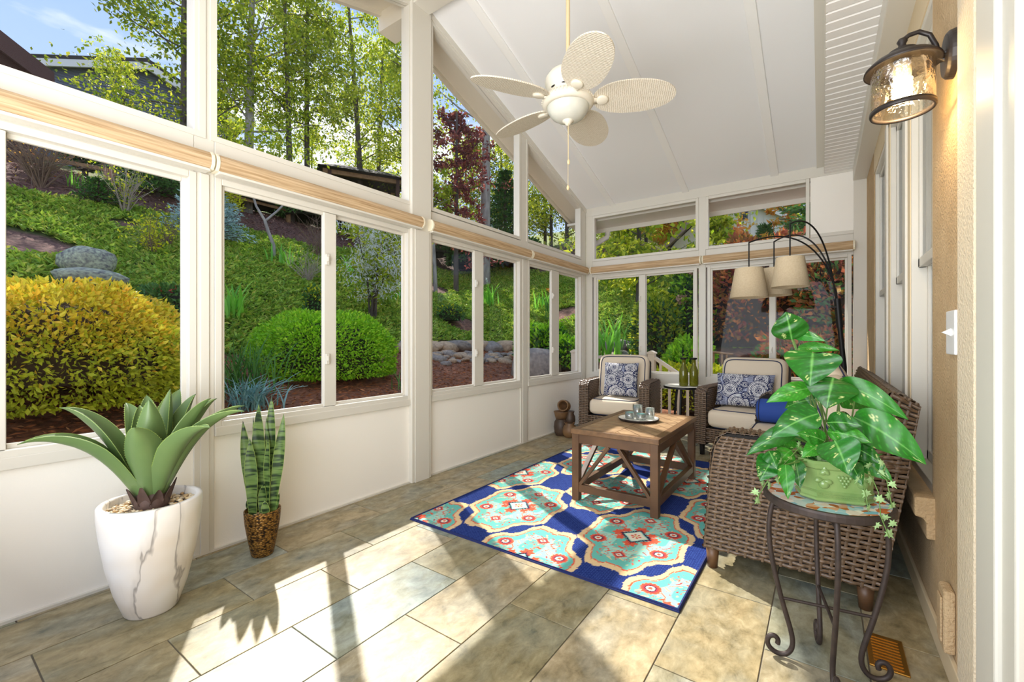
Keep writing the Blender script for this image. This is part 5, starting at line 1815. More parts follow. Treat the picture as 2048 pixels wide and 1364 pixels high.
ax_ = np.concatenate([np.linspace(-50, -18, 50), np.linspace(-17.6, 8, 170)])
ay_ = np.concatenate([np.linspace(-8, 20, 170), np.linspace(20.5, 60, 50)])
GX, GY = np.meshgrid(ax_, ay_, indexing='ij')
GZ = terr(GX, GY)
cv = cover(GX, GY)[..., None]
dG = dd(GX, GY)[..., None]
tone = (.75 + .35 * RNG.rand(*GX.shape))[..., None]
mul_lo, mul_hi, moss, leafy = (np.array(rgb(c)) for c in ((150, 96, 66), (126, 92, 80), (72, 90, 40), (130, 142, 66)))
k_ = sst(-.5, 2.5, dG)
gcol = (mul_lo * (1 - k_) + mul_hi * k_) * tone
gcol = gcol * (1 - cv) + moss * tone * cv
far_ = sst(9.5, 13, dG)
gcol = gcol * (1 - far_) + leafy * tone * far_


def groundmat():
    t = NT('garden_ground')
    a = t.n('VertexColor')
    a.layer_name = 'Col'
    tcn = t.n('TexCoord')
    n1 = t.n('TexNoise')
    n1.inputs['Scale'].default_value = 14
    n1.inputs['Detail'].default_value = 8
    t.l(tcn.outputs['Object'], n1.inputs['Vector'])
    mxa = t.n('MixRGB', blend_type='MULTIPLY')
    mxa.inputs['Fac'].default_value = .8
    t.l(a.outputs['Color'], mxa.inputs['Color1'])
    t.l(t.ramp([(.3, (.35, .33, .3)), (.65, (1.3, 1.25, 1.2))], n1.outputs['Fac']), mxa.inputs['Color2'])
    p = t.n('BsdfPrincipled')
    p.inputs['Roughness'].default_value = .95
    t.l(mxa.outputs['Color'], p.inputs['Base Color'])
    b = t.n('Bump')
    b.inputs['Strength'].default_value = .8
    b.inputs['Distance'].default_value = .05
    t.l(n1.outputs['Fac'], b.inputs['Height'])
    t.l(b.outputs['Normal'], p.inputs['Normal'])
    t.l(p.outputs['BSDF'], t.out.inputs['Surface'])
    return t.m


tag(M().grid(np.stack([GX, GY, GZ], -1), col=gcol).build('hillside', groundmat(), smooth=True), 'bark-mulched garden hillside rising outside the windows', 'ground', kind='structure')


# ------------------------------------------------------------------ foliage helpers
def leaf_quads(P_, size, rs, aspect=.5, outward=None, droop=0.0, flat=0.0):
    """folded diamond leaves: one island each"""
    n = len(P_)
    T_ = rs.normal(size=(n, 3))
    if outward is not None:
        T_ = T_ * .7 + outward * 1.1
    T_[:, 2] -= droop
    T_ /= np.linalg.norm(T_, axis=1)[:, None] + 1e-9
    U_ = rs.normal(size=(n, 3))
    if flat:
        U_ = np.cross(np.array((0, 0, 1.0)) + rs.normal(size=(n, 3)) * (1 - flat), T_)
    B_ = U_ - T_ * np.sum(U_ * T_, 1)[:, None]
    B_ /= np.linalg.norm(B_, axis=1)[:, None] + 1e-9
    N_ = np.cross(T_, B_)
    s_ = (size * (.65 + .7 * rs.rand(n)))[:, None]
    V = np.stack([P_, P_ + T_ * s_ * .45 + B_ * s_ * aspect * .5 + N_ * s_ * .08, P_ + T_ * s_, P_ + T_ * s_ * .45 - B_ * s_ * aspect * .5 + N_ * s_ * .08], 1)
    F = np.arange(4 * n).reshape(n, 4)
    return V.reshape(-1, 3), F


LM = dict(
    gold=leafmat('golden_leaves', [(214, 150, 44), (236, 186, 66), (196, 170, 44), (150, 152, 38), (226, 164, 60)], .35, gain=1.75),
    goldlow=leafmat('lime_under_leaves', [(140, 150, 30), (176, 180, 48), (118, 132, 28)], .35, gain=1.6),
    box=leafmat('clipped_green_leaves', [(110, 158, 26), (146, 194, 42), (84, 132, 22), (172, 210, 58)], .35, gain=1.6),
    cover=leafmat('creeping_evergreen', [(66, 92, 28), (98, 122, 40), (126, 142, 52), (76, 98, 32), (140, 136, 60)], .3, gain=2.7),
    spring=leafmat('spring_leaves', [(134, 152, 30), (180, 190, 44), (98, 126, 26), (208, 204, 66)], .5, gain=1.25),
    maple=leafmat('maple_leaves', [(98, 120, 26), (140, 152, 38), (76, 100, 24), (176, 174, 54)], .45, gain=1.3),
    yellow=leafmat('yellow_green_leaves', [(184, 190, 44), (210, 206, 68), (146, 164, 38), (112, 138, 30)], .5, gain=1.3),
    purple=leafmat('purple_leaves', [(96, 48, 50), (130, 66, 58), (70, 38, 44), (150, 90, 70)], .4, gain=1.7),
    rust=leafmat('rust_leaves', [(150, 84, 50), (120, 60, 52), (110, 96, 44), (196, 120, 64), (96, 76, 48)], .4, gain=1.8, spec=.05, rough=.8),
    orange=leafmat('orange_leaves', [(206, 140, 60), (222, 166, 70), (180, 160, 50), (196, 116, 60)], .5, gain=1.5),
    dark=leafmat('dark_evergreen', [(34, 66, 28), (54, 92, 34), (28, 54, 26), (70, 108, 38)], .2, gain=2),
    pine=leafmat('pine_needles', [(60, 96, 44), (84, 118, 54), (46, 78, 38)], .2, gain=1.8),
    blue=leafmat('blue_needles', [(128, 154, 148), (164, 188, 182), (100, 126, 122)], .15, gain=1.5),
    goldcon=leafmat('golden_conifer_leaves', [(196, 186, 30), (226, 206, 50), (150, 156, 30)], .35, gain=1.5),
    iris=leafmat('iris_blades', [(110, 170, 50), (140, 196, 74), (84, 146, 44)], .4, gain=1.5),
    irisd=leafmat('dark_grass_blades', [(60, 100, 40), (84, 126, 54), (46, 84, 38)], .3, gain=1.7),
    bluegrass=leafmat('blue_green_blades', [(96, 140, 130), (130, 166, 158), (76, 116, 110)], .2, gain=1.4),
    white=leafmat('white_blossom', [(250, 250, 246), (244, 248, 240)], .5),
    red=leafmat('red_blossom', [(206, 44, 54), (226, 76, 70)], .3),
    pink=leafmat('dried_flower_head', [(176, 140, 116), (150, 116, 96), (200, 168, 140)], .2, gain=1.4),
    chip=leafmat('bark_chips', [(126, 74, 44), (160, 100, 62), (92, 54, 36), (176, 122, 80)], 0, rough=.9, gain=1.4),
    chipd=leafmat('dark_bark_chips', [(110, 80, 72), (140, 104, 92), (84, 62, 58)], 0, rough=.9, gain=1.4),
)


def at(x, y, sink=0.0):
    return np.array((x, y, float(terr(x, y)) - sink))


def crown_points(rs, n, c, r, shell=.0):
    u = rs.normal(size=(n, 3))
    u /= np.linalg.norm(u, axis=1)[:, None]
    rad = (shell + (1 - shell) * rs.rand(n)) ** (1 / 3.0 if shell == 0 else .5)
    return np.array(c) + u * rad[:, None] * np.array(r), u


def mound(name, label, x, y, r, h, mats, n, size, seed, cat='shrub', group=None, lump=.06, core='dark', z0=None, bottom=-.15):
    """a dense rounded shrub: outer leaf shell over a solid dark core"""
    rs = np.random.RandomState(seed)
    b = at(x, y)
    if z0 is not None:
        b[2] = z0
    o = thing(name, label, cat, b, group=group)
    for j, (mt, f0, f1, k) in enumerate(mats):
        m_ = int(n * k)
        u = rs.normal(size=(m_ * 3, 3))
        u /= np.linalg.norm(u, axis=1)[:, None]
        u = u[(u[:, 2] > bottom)]
        w_ = (u[:, 2] - bottom) / (1 - bottom)
        keep = (w_ + rs.normal(size=len(w_)) * .12 >= f0) & (w_ + rs.normal(size=len(w_)) * .12 < f1)
        u = u[keep][:m_]
        rad = .86 + .16 * rs.rand(len(u)) ** .6
        rad = rad * (1 + lump * np.sin(u[:, 0] * 7 + seed) * np.sin(u[:, 1] * 6) + lump * .6 * np.sin(u[:, 2] * 11 + u[:, 0] * 9))
        up = np.sign(u) * np.abs(u) ** .8
        P_ = np.stack([up[:, 0] * r[0], up[:, 1] * r[1], np.maximum(up[:, 2], bottom) * h * .62 + h * .38], 1) * rad[:, None]
        V, F = leaf_quads(P_, size, rs, outward=u)
        M().add(V, F).build('foliage', LM[mt], o)
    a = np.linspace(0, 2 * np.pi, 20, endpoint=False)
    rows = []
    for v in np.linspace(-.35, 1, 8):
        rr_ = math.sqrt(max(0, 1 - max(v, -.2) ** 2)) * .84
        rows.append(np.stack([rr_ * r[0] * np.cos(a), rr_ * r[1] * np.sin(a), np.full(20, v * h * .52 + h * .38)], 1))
    M().grid(np.stack(rows), wrap=True).build('dark_core', MT['core_' + core], o, smooth=True)  # solid body coloured dark like shaded depth, stops the view through the leaves
    return o


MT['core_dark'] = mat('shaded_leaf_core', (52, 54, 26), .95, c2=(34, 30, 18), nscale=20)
MT['core_brown'] = mat('shaded_twig_core', (74, 56, 38), .95, c2=(44, 34, 24), nscale=20)


def tree_parts(o, rs, h, tr, z0, cr, n, size, leaf, bark, lean=(0, 0), nb=16, wob=.12, spread=.35, aspect=.55):
    k = 9
    t = np.linspace(0, 1, k)
    wx, wy = np.cumsum(rs.normal(size=(2, k)) * wob * h / 40, axis=1)
    path = np.stack([lean[0] * t * h + wx * t, lean[1] * t * h + wy * t, -.4 + t * (h + .2)], 1)
    M().tube(path, tr * (1 - .72 * t) + .008, 9).build('trunk', MT[bark], o, smooth=True)
    bm, lp, lo = M(), [], []
    for j in range(nb):
        f = z0 + (1 - z0) * (j + rs.rand() * .7) / nb
        f = min(f, .97)
        p = np.array([np.interp(f, t, path[:, q_]) for q_ in range(3)])
        az = rs.rand() * 2 * np.pi + j * 2.4
        ln = cr * (.55 + .6 * rs.rand()) * (1.15 - .55 * (f - z0) / (1 - z0 + 1e-6))
        up = rs.uniform(.15, .75)
        dr = np.array((math.cos(az), math.sin(az), up))
        dr /= np.linalg.norm(dr)
        q1 = p + dr * ln * .5 + np.array((0, 0, -.03 * ln))
        q2 = p + dr * ln + np.array((rs.normal() * .08, rs.normal() * .08, .05 * ln))
        bm.tube([p, q1, q2], [tr * .22 * (1 - f * .6) + .006, tr * .12 + .005, .004], 5, cap=False)
        m_ = int(n / nb)
        s_ = rs.uniform(.22, 1.12, m_)
        c = p + (q2 - p) * s_[:, None]
        # several small sprays rather than an even cloud
        ns = max(4, m_ // 26)
        sc = p + (q2 - p) * rs.uniform(.3, 1.1, ns)[:, None] + rs.normal(size=(ns, 3)) * spread * ln * np.array((1, 1, .65))
        idx = rs.randint(0, ns, m_)
        lp.append(sc[idx] + rs.normal(size=(m_, 3)) * .11 * ln * np.array((1, 1, .6)))
    bm.build('branches', MT[bark], o)
    P_ = np.concatenate(lp)
    V, F = leaf_quads(P_, size, rs, aspect=aspect, droop=.3, flat=.45)
    M().add(V, F).build('foliage', LM[leaf], o)


def tree(name, label, x, y, h, tr, z0, cr, n, size, leaf, bark='bark', seed=1, group=None, **k):
    o = thing(name, label, 'tree', at(x, y), group=group)
    tree_parts(o, np.random.RandomState(seed), h, tr, z0, cr, n, size, leaf, bark, **k)
    return o


def conifer(name, label, x, y, h, r, n, size, leaf, seed, group=None, tiers=11, droop=.25, stem=True):
    rs = np.random.RandomState(seed)
    o = thing(name, label, 'conifer', at(x, y), group=group)
    M().tube([(0, 0, -.3), (0, 0, h * .5), (0, 0, h * .96)], [.05 * h ** .5, .035 * h ** .5, .006], 8).build('trunk', MT['bark'], o, smooth=True)
    bm, lp, lo = M(), [], []
    for j in range(tiers):
        f = .06 + .92 * j / tiers
        rad = r * (1 - f) ** .85 + .05
        nb = max(5, int(11 * (1 - f) + 4))
        for q_ in range(nb):
            az = q_ / nb * 2 * np.pi + j * .7 + rs.normal() * .1
            ln = rad * (.8 + .3 * rs.rand())
            d_ = np.array((math.cos(az), math.sin(az), -droop))
            p = np.array((0, 0, f * h))
            e_ = p + d_ * ln + np.array((0, 0, .12 * ln))
            bm.tube([p, (p + e_) / 2 - np.array((0, 0, .02 * ln)), e_], [.016, .01, .004], 4, cap=False)
            m_ = max(6, int(n / tiers / nb))
            s_ = rs.uniform(.18, 1.05, m_)
            c = p + (e_ - p) * s_[:, None] + rs.normal(size=(m_, 3)) * np.array((.10, .10, .035)) * ln
            lp.append(c)
            lo.append(np.tile(d_ + np.array((0, 0, .25)), (m_, 1)))
    bm.build('branches', MT['bark'], o)
    V, F = leaf_quads(np.concatenate(lp), size, rs, aspect=.28, outward=np.concatenate(lo))
    M().add(V, F).build('foliage', LM[leaf], o)
    return o


def blades_clump(name, label, x, y, n, h, wid, leaf, seed, cat='plant', group=None, spread=.12, bend=.5, flowers=None):
    rs = np.random.RandomState(seed)
    o = thing(name, label, cat, at(x, y), group=group)
    m = M()
    for j in range(n):
        a = rs.rand() * 6.28
        ln = h * rs.uniform(.6, 1.1)
        b = np.array((rs.normal() * spread * .6, rs.normal() * spread * .6, -.02))
        out = np.array((math.cos(a), math.sin(a), 0)) * ln * bend * rs.uniform(.3, 1.1)
        tip = b + out + np.array((0, 0, ln * (1 - .35 * bend * rs.rand())))
        mid = b + out * .25 + np.array((0, 0, ln * .65))
        t = np.linspace(0, 1, 6)[:, None]
        P_ = (1 - t) ** 2 * b + 2 * t * (1 - t) * mid + t * t * tip
        sd_ = np.array((-math.sin(a), math.cos(a), 0)) * wid / 2
        w_ = np.array((.7, 1, 1, .85, .55, .06))[:, None]
        m.grid(np.stack([P_ - sd_ * w_, P_ + sd_ * w_ + np.array((0, 0, .004))]))
    m.build('blades', LM[leaf], o)
    if flowers:
        P_ = np.stack([rs.normal(size=flowers[1]) * .02, rs.normal(size=flowers[1]) * .02, h * 1.0 + rs.rand(flowers[1]) * .08], 1)
        V, F = leaf_quads(P_, .07, rs, aspect=.8)
        M().add(V, F).build('flower', LM[flowers[0]], o)
    return o


def twig_shrub(name, label, x, y, h, r, n, mt, seed, leaf=None, nleaf=0, group=None, sub=4, thick=.010, size=.05):
    rs = np.random.RandomState(seed)
    o = thing(name, label, 'shrub', at(x, y), group=group)
    m, lp = M(), []
    for j in range(n):
        a = rs.rand() * 6.28
        rr_ = r * math.sqrt(rs.rand())
        tip = np.array((rr_ * math.cos(a), rr_ * math.sin(a), h * rs.uniform(.65, 1.05) * (1 - .25 * (rr_ / r) ** 2)))
        mid = tip * np.array((.35, .35, .5)) + rs.normal(size=3) * .05 * r
        m.tube([(rs.normal() * .03, rs.normal() * .03, -.05), mid, tip], [thick, thick * .6, thick * .25], 5, cap=False)
        for q_ in range(sub):
            f = rs.uniform(.35, .95)
            p = mid + (tip - mid) * f if rs.rand() > .4 else mid * f + np.array((0, 0, .02))
            e_ = p + rs.normal(size=3) * r * .28 + np.array((0, 0, h * .16))
            m.tube([p, (p + e_) / 2 + rs.normal(size=3) * .02, e_], [thick * .4, thick * .3, thick * .16], 4, cap=False)
            lp.append(e_)
            lp.append((p + e_) / 2)
        lp.append(tip)
    m.build('stems', MT[mt], o)
    if leaf:
        P_ = np.array(lp)
        P_ = P_[rs.randint(0, len(P_), nleaf)] + rs.normal(size=(nleaf, 3)) * .05
        V, F = leaf_quads(P_, size, rs)
        M().add(V, F).build('foliage', LM[leaf], o)
    return o


# ------------------------------------------------------------------ creeping evergreen and bark chips (uncountable)
rs = np.random.RandomState(21)
N = 210000
cx_ = rs.uniform(-15.6, 2.5, N)
cy_ = rs.uniform(-3.5, 18.2, N)
d_ = dd(cx_, cy_)
ok = (cover(cx_, cy_) > rs.rand(N) * .8 + .1) & (d_ > 0)
cx_, cy_ = cx_[ok], cy_[ok]
P_ = np.stack([cx_, cy_, terr(cx_, cy_) + .01 + .07 * rs.rand(len(cx_)) + .05 * pn(cx_, cy_, 4)], 1)
mm = M()
for rep in range(3):
    ph = rs.rand(len(P_)) * 6.28
    out = np.stack([np.cos(ph) + .25, np.sin(ph) - .1, .30 + .35 * rs.rand(len(P_))], 1)
    V, F = leaf_quads(P_ + rs.normal(size=P_.shape) * np.array((.03, .03, .008)), .115, rs, aspect=.36, outward=out * 2.2)
    mm.add(V, F)
tag(mm.build('creeping_evergreen', LM['cover']), 'dense creeping evergreen carpet covering the garden slope', 'ground cover', kind='stuff')

for (nm, lab, n_, lo, hi, lm, sz) in (('bark_mulch', 'loose red-brown bark chips on the flat bed below the slope', 26000, -4.6, .3, 'chip', .075), ('upper_bark_mulch', 'dark bark chips along the top of the slope', 22000, 5.6, 9.5, 'chipd', .10)):
    cx_ = rs.uniform(-18, 2, n_ * 3)
    cy_ = rs.uniform(-2.5, 15, n_ * 3)
    d_ = dd(cx_, cy_)
    ok = (d_ > lo) & (d_ < hi) & (cover(cx_, cy_) < .3) & (cx_ < -3.4)
    cx_, cy_ = cx_[ok][:n_], cy_[ok][:n_]
    P_ = np.stack([cx_, cy_, terr(cx_, cy_) + .006 + .012 * rs.rand(len(cx_))], 1)
    ph = rs.rand(len(P_)) * 6.28
    V, F = leaf_quads(P_, sz, rs, aspect=.26, outward=np.stack([np.cos(ph), np.sin(ph), .1 * np.ones_like(ph)], 1) * 3)
    tag(M().add(V, F).build(nm, LM[lm]), lab, 'mulch', kind='stuff')

# ------------------------------------------------------------------ stones
def stone_mesh(seed, flat=.6):
    rs = np.random.RandomState(seed)
    nu, nv = 14, 8
    u = np.linspace(0, 2 * np.pi, nu, endpoint=False)
    rows = []
    for v in np.linspace(-np.pi / 2, np.pi / 2, nv):
        c, s_ = math.cos(v), math.sin(v)
        rad = 1 + .16 * np.sin(2 * u + seed) * c + .12 * np.sin(3 * u + 2 * seed + 2 * v) * c + .05 * rs.normal(size=nu) * c
        f = lambda t: np.sign(t) * np.abs(t) ** .75
        rows.append(np.stack([rad * f(np.cos(u)) * abs(c) ** .7, rad * .75 * f(np.sin(u)) * abs(c) ** .7, np.full(nu, np.sign(s_) * abs(s_) ** .8 * flat) + .05 * np.sin(3 * u + seed) * c], 1))
    return np.stack(rows)


def boulder(name, label, x, y, s, mt, seed, flat=.6, dz=0.0, rz=0, cat='boulder', group=None):
    o = M().grid(stone_mesh(seed, flat), wrap=True).build(name, MT[mt], None, smooth=True)
    p = at(x, y)
    o.location = (p[0], p[1], p[2] + dz)
    o.scale = s
    o.rotation_euler = (0, 0, rz)
    return tag(o, label, cat, group)


boulder('boulder', 'rounded grey boulder standing out of the evergreen slope', -9.95, 1.92, (.30, .46, .30), 'lichen', 4, .8, .30, .35)
boulder('boulder', 'flat lichen-spotted boulder just below the rounded one', -9.45, 1.85, (.36, .66, .24), 'lichen', 9, .6, .22, .2)
boulder('boulder', 'pale upright boulder at the top of the slope behind the white blossom', -14.3, 10.6, (.5, .4, .8), 'stone', 12, .9, .4)
boulder('boulder', 'square grey boulder outside the far corner window', -4.9, 7.75, (.5, .4, .5), 'stone', 6, .9, .15)
cb = thing('creek_bed', 'dry stone creek bed with tan edging rocks below the slope', 'creek bed', (-6.5, 7.8, .7))
protos = [M().grid(stone_mesh(30 + k, .55), wrap=True).build('stone', MT[('stone', 'stone2', 'stone')[k % 3]], cb, smooth=True) for k in range(6)]
used = [False] * 6
rs = np.random.RandomState(8)


def put_stone(x, y, s, dz, k):
    o = protos[k]
    if used[k]:
        o = protos[k].copy()
        COL.objects.link(o)
    used[k] = True
    z = float(terr(x, y))
    o.location = np.array((x, y, z + dz)) - np.array(cb.location)
    o.scale = (s * rs.uniform(.8, 1.2), s * rs.uniform(.8, 1.2), s * rs.uniform(.6, 1.0))
    o.rotation_euler = (rs.normal() * .15, rs.normal() * .15, rs.rand() * 6)


def along(phi, dtarget):
    c = np.array((-4.5, 6.6))
    r_ = 0.5
    while r_ < 14:
        p = c + r_ * np.array((math.cos(phi), math.sin(phi)))
        if dd(p[0], p[1]) > dtarget:
            return p
        r_ += .03
    return p


for ph in np.linspace(math.radians(178), math.radians(62), 22):
    p = along(ph, .12)
    put_stone(p[0] + rs.normal() * .05, p[1] + rs.normal() * .05, rs.uniform(.26, .38), .08, (1, 4, 1, 0)[rs.randint(4)])
for j in range(150):
    p = along(rs.uniform(math.radians(64), math.radians(176)), rs.uniform(-1.15, -.2))
    put_stone(p[0], p[1], rs.uniform(.07, .17), .02, rs.randint(6))

# ------------------------------------------------------------------ shrubs and flowers near the windows
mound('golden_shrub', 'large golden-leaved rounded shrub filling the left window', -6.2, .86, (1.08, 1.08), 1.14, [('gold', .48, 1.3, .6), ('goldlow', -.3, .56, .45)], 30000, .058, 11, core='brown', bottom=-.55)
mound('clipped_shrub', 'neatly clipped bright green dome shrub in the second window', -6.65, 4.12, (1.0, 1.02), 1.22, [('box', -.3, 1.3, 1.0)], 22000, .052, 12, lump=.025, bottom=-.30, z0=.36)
blades_clump('iris_clump', 'tall iris clump standing on the slope left of the clipped shrub', -8.95, 3.75, 34, .75, .045, 'iris', 31, group=None, spread=.2)
blades_clump('iris_clump', 'iris clump at the foot of the white-barked sapling', -11.7, 6.0, 30, .62, .045, 'iris', 32, spread=.28)
blades_clump('iris_clump', 'iris clump under the left side of the white blossom', -11.7, 8.05, 26, .62, .045, 'iris', 33, spread=.2)
blades_clump('iris_clump', 'iris clump to the right of the blossom tree stem', -10.5, 8.9, 30, .72, .045, 'iris', 34, spread=.25)
blades_clump('iris_clump', 'iris clump with a white flower in the third window', -9.7, 12.2, 36, .95, .05, 'iris', 35, spread=.26, flowers=('white', 8))
blades_clump('iris_clump', 'iris clump beside the yellow flower in the fourth window', -7.9, 12.9, 26, .75, .05, 'iris', 36, spread=.24)
blades_clump('lily_clump', 'yellow-flowered lily stalk on the slope in the fourth window', -7.0, 11.9, 10, .95, .025, 'irisd', 37, spread=.1, bend=.25, flowers=('orange', 14))
blades_clump('iris_clump', 'iris clump outside the back window above the left armchair', -3.95, 9.4, 40, 1.15, .05, 'iris', 38, spread=.28)
blades_clump('iris_clump', 'iris clump on the bank behind the stair railing', -2.9, 10.9, 36, 1.1, .05, 'iris', 39, spread=.28)
blades_clump('grass_clump', 'dark green strappy grass beside the window post', -6.05, 2.62, 120, .72, .016, 'irisd', 40, spread=.30, bend=.75)
blades_clump('grass_clump', 'blue-green arching grass tuft low by the window post', -5.45, 2.45, 120, .42, .018, 'bluegrass', 41, spread=.2, bend=1.25)
blades_clump('grass_clump', 'grass tuft between golden shrub and window post', -5.9, 2.05, 60, .5, .016, 'irisd', 42, spread=.2, bend=.7)
blades_clump('hosta_sprout', 'single broad-leaved sprout in the bark in front of the clipped shrub', -5.45, 3.42, 5, .30, .085, 'iris', 43, spread=.03, bend=.6)
blades_clump('grass_clump', 'thin arching grass at the right foot of the clipped shrub', -5.5, 4.75, 16, .4, .014, 'irisd', 44, spread=.1, bend=1.1)
mound('azalea', 'red-flowered azalea at the right of the golden shrub', -8.7, 2.65, (.42, .45), .62, [('pine', -.3, 1.3, .9), ('red', .55, 1.3, .03)], 2600, .075, 45)
twig_shrub('leafing_shrub', 'small yellow-green shrub on the slope below the blue spruce', -11.4, 3.15, .8, .55, 26, 'twig', 46, sub=5, leaf='goldcon', nleaf=520, thick=.007, size=.07)
mound('dwarf_shrub', 'feathery pale green shrublet above the clipped shrub', -9.0, 5.3, (.18, .18), .75, [('pine', -.2, 1.3, .7), ('goldcon', .4, 1.3, .2)], 900, .07, 47)
mound('dwarf_shrub', 'bronze-leaved shrublet at the left shoulder of the clipped shrub', -8.1, 4.35, (.24, .24), .36, [('rust', -.2, 1.3, 1)], 700, .07, 48, core='brown')
mound('laurel_shrub', 'bright green broadleaf shrub outside the fourth window', -5.15, 8.55, (.55, .6), .95, [('box', -.2, 1.3, .7), ('dark', -.2, .8, .4)], 3200, .10, 49)
mound('laurel_shrub', 'small green shrub beside the white deck post', -4.35, 8.3, (.4, .45), .8, [('box', -.2, 1.3, .8), ('dark', -.2, .7, .3)], 2200, .09, 50)
mound('dwarf_shrub', 'light green shrublet on the slope in the third window', -9.0, 9.55, (.38, .38), .55, [('pine', -.2, 1.3, .7), ('goldcon', .4, 1.3, .15)], 1300, .075, 51)
twig_shrub('bare_shrub', 'bare twiggy shrub spreading at the top left of the slope', -14.35, 1.95, 1.75, 1.25, 46, 'twig', 61, sub=6, leaf='orange', nleaf=300, thick=.016, size=.05)
twig_shrub('bare_shrub', 'pale-stemmed shrub just leafing out below the fence', -13.6, 3.25, 1.15, .62, 26, 'twigp', 62, sub=3, leaf='yellow', nleaf=340, thick=.014, size=.07)
twig_shrub('bare_shrub', 'silvery bare twig shrub on the slope above the clipped shrub', -10.9, 6.25, .72, .62, 34, 'twigp', 63, sub=4, thick=.009)
twig_shrub('bare_shrub', 'dark bare shrub higher up behind the silvery one', -12.6, 7.6, 1.3, .75, 30, 'twig', 64, sub=5, thick=.010)
twig_shrub('bare_shrub', 'small thin-twigged shrub below the blue spruce', -11.9, 3.6, .75, .45, 20, 'twig', 65, sub=4, leaf='spring', nleaf=160, thick=.007)
blades_clump('grass_clump', 'bright green daffodil leaves under the bare shrub', -14.6, 2.75, 60, .42, .03, 'iris', 66, spread=.4, bend=.3)
blades_clump('straw_grass', 'dry tan grass stalks standing by the rail fence', -14.9, 3.25, 26, .75, .02, 'pink', 67, spread=.1, bend=.15)
conifer('blue_spruce', 'blue spruce beside the first window post', -13.0, 4.75, 1.75, .95, 7500, .10, 'blue', 71, droop=.05)
conifer('golden_conifer', 'golden yellow conifer at the top of the second window', -14.9, 5.75, 2.0, .62, 4200, .11, 'goldcon', 72, droop=-.3, tiers=12)
conifer('arborvitae', 'dark green columnar evergreen behind the rail fence', -16.2, 3.05, 1.95, .6, 4600, .13, 'dark', 73, droop=-.5, tiers=14)
conifer('green_conifer', 'spreading green conifer behind the blue spruce', -15.7, 4.5, 1.95, 1.3, 6500, .14, 'pine', 74, droop=.15)
conifer('dwarf_conifer', 'low dark mounded conifer at the mulch edge', -13.9, 2.85, .65, .5, 1200, .09, 'dark', 75, droop=.1, tiers=6)
conifer('dark_hemlock', 'tall dark hemlock right of the pale trunk', -12.4, 17.0, 4.9, 1.5, 9000, .17, 'dark', 76, droop=.35, tiers=16)

# small trees on the slope
sap = thing('white_sapling', 'forked white-barked sapling on the slope in the second window', 'tree', at(-12.05, 5.95))
m = M()
m.tube([(0, 0, -.2), (.05, .0, .35), (-.02, -.12, .75), (-.05, -.18, 1.0)], [.055, .048, .042, .04], 9)
m.tube([(-.05, -.18, 1.0), (-.1, -.38, 1.35), (-.2, -.5, 1.9), (-.2, -.62, 2.7)], [.036, .03, .026, .012], 8)
m.tube([(-.05, -.18, 1.0), (.05, .08, 1.3), (.1, .3, 1.6), (.1, .42, 2.4)], [.032, .028, .022, .010], 8)
m.tube([(.1, .3, 1.6), (.0, .1, 2.0), (0, .1, 2.5)], [.016, .012, .006], 6)
m.build('trunk', MT['barkp'], sap, smooth=True)
rs = np.random.RandomState(80)
V, F = leaf_quads(np.array((-.05, -.1, 3.1)) + rs.normal(size=(900, 3)) * np.array((.6, .6, .45)), .10, rs)
M().add(V, F).build('foliage', LM['spring'], sap)
fr_ = thing('fringe_tree', 'white-blossomed fringe tree behind the clipped shrub', 'tree', at(-9.25, 7.0))
m = M()
lp = []
rs = np.random.RandomState(81)
for j in range(11):
    a = rs.rand() * 6.28
    rr_ = .95 * math.sqrt(rs.rand())
    tip = np.array((rr_ * math.cos(a), rr_ * math.sin(a), rs.uniform(1.3, 2.5)))
    mid = tip * np.array((.2, .2, .42)) + rs.normal(size=3) * .05
    m.tube([(rs.normal() * .06, rs.normal() * .06, -.1), mid, tip], [.03, .02, .006], 6)
    for q_ in range(5):
        p = mid + (tip - mid) * rs.uniform(.2, 1)
        lp.append(p + rs.normal(size=3) * .22)
    lp.append(tip)
m.build('stems', MT['bark'], fr_, smooth=True)
lp = np.array(lp)
P_ = lp[rs.randint(0, len(lp), 2300)] + rs.normal(size=(2300, 3)) * np.array((.17, .17, .12))
V, F = leaf_quads(P_, .13, rs, aspect=.42)
M().add(V, F).build('foliage', LM['spring'], fr_)
P_ = lp[rs.randint(0, len(lp), 5200)] + rs.normal(size=(5200, 3)) * np.array((.15, .15, .10)) + np.array((.05, -.05, .02))
V, F = leaf_quads(P_, .09, rs, aspect=.25, droop=.8)
M().add(V, F).build('blossom', LM['white'], fr_)

# ------------------------------------------------------------------ woodland above the slope
tree('maple_tree', 'leafy maple hanging over the blue house in the top left window', -17.2, 5.6, 9.5, .13, .25, 2.9, 10500, .155, 'maple', seed=101, nb=24)
tree('tall_tree', 'pale straight trunk at the left of the middle upper window', -16.6, 7.3, 10.5, .17, .30, 2.2, 6200, .14, 'spring', 'barkp', seed=102, lean=(.01, .02), nb=20)
tree('tall_tree', 'dark slim double trunk in the middle upper window', -16.3, 8.75, 10.0, .12, .35, 1.9, 6200, .14, 'spring', seed=103, lean=(0, -.035), nb=18)
tree('tall_tree', 'thin upright trunk beside the dark slim one', -17.0, 9.75, 10.5, .12, .35, 1.9, 6200, .14, 'maple', seed=104, nb=18)
tree('tall_tree', 'dark trunk leaning left across the middle upper window', -16.2, 11.9, 10.0, .15, .35, 2.1, 6200, .14, 'spring', seed=105, lean=(-.02, -.075), nb=18)
tree('tall_tree', 'slim trunk leaning right near the ridge post', -17.4, 13.3, 10.5, .12, .3, 2.2, 6200, .14, 'yellow', seed=106, lean=(0, .06), nb=18)
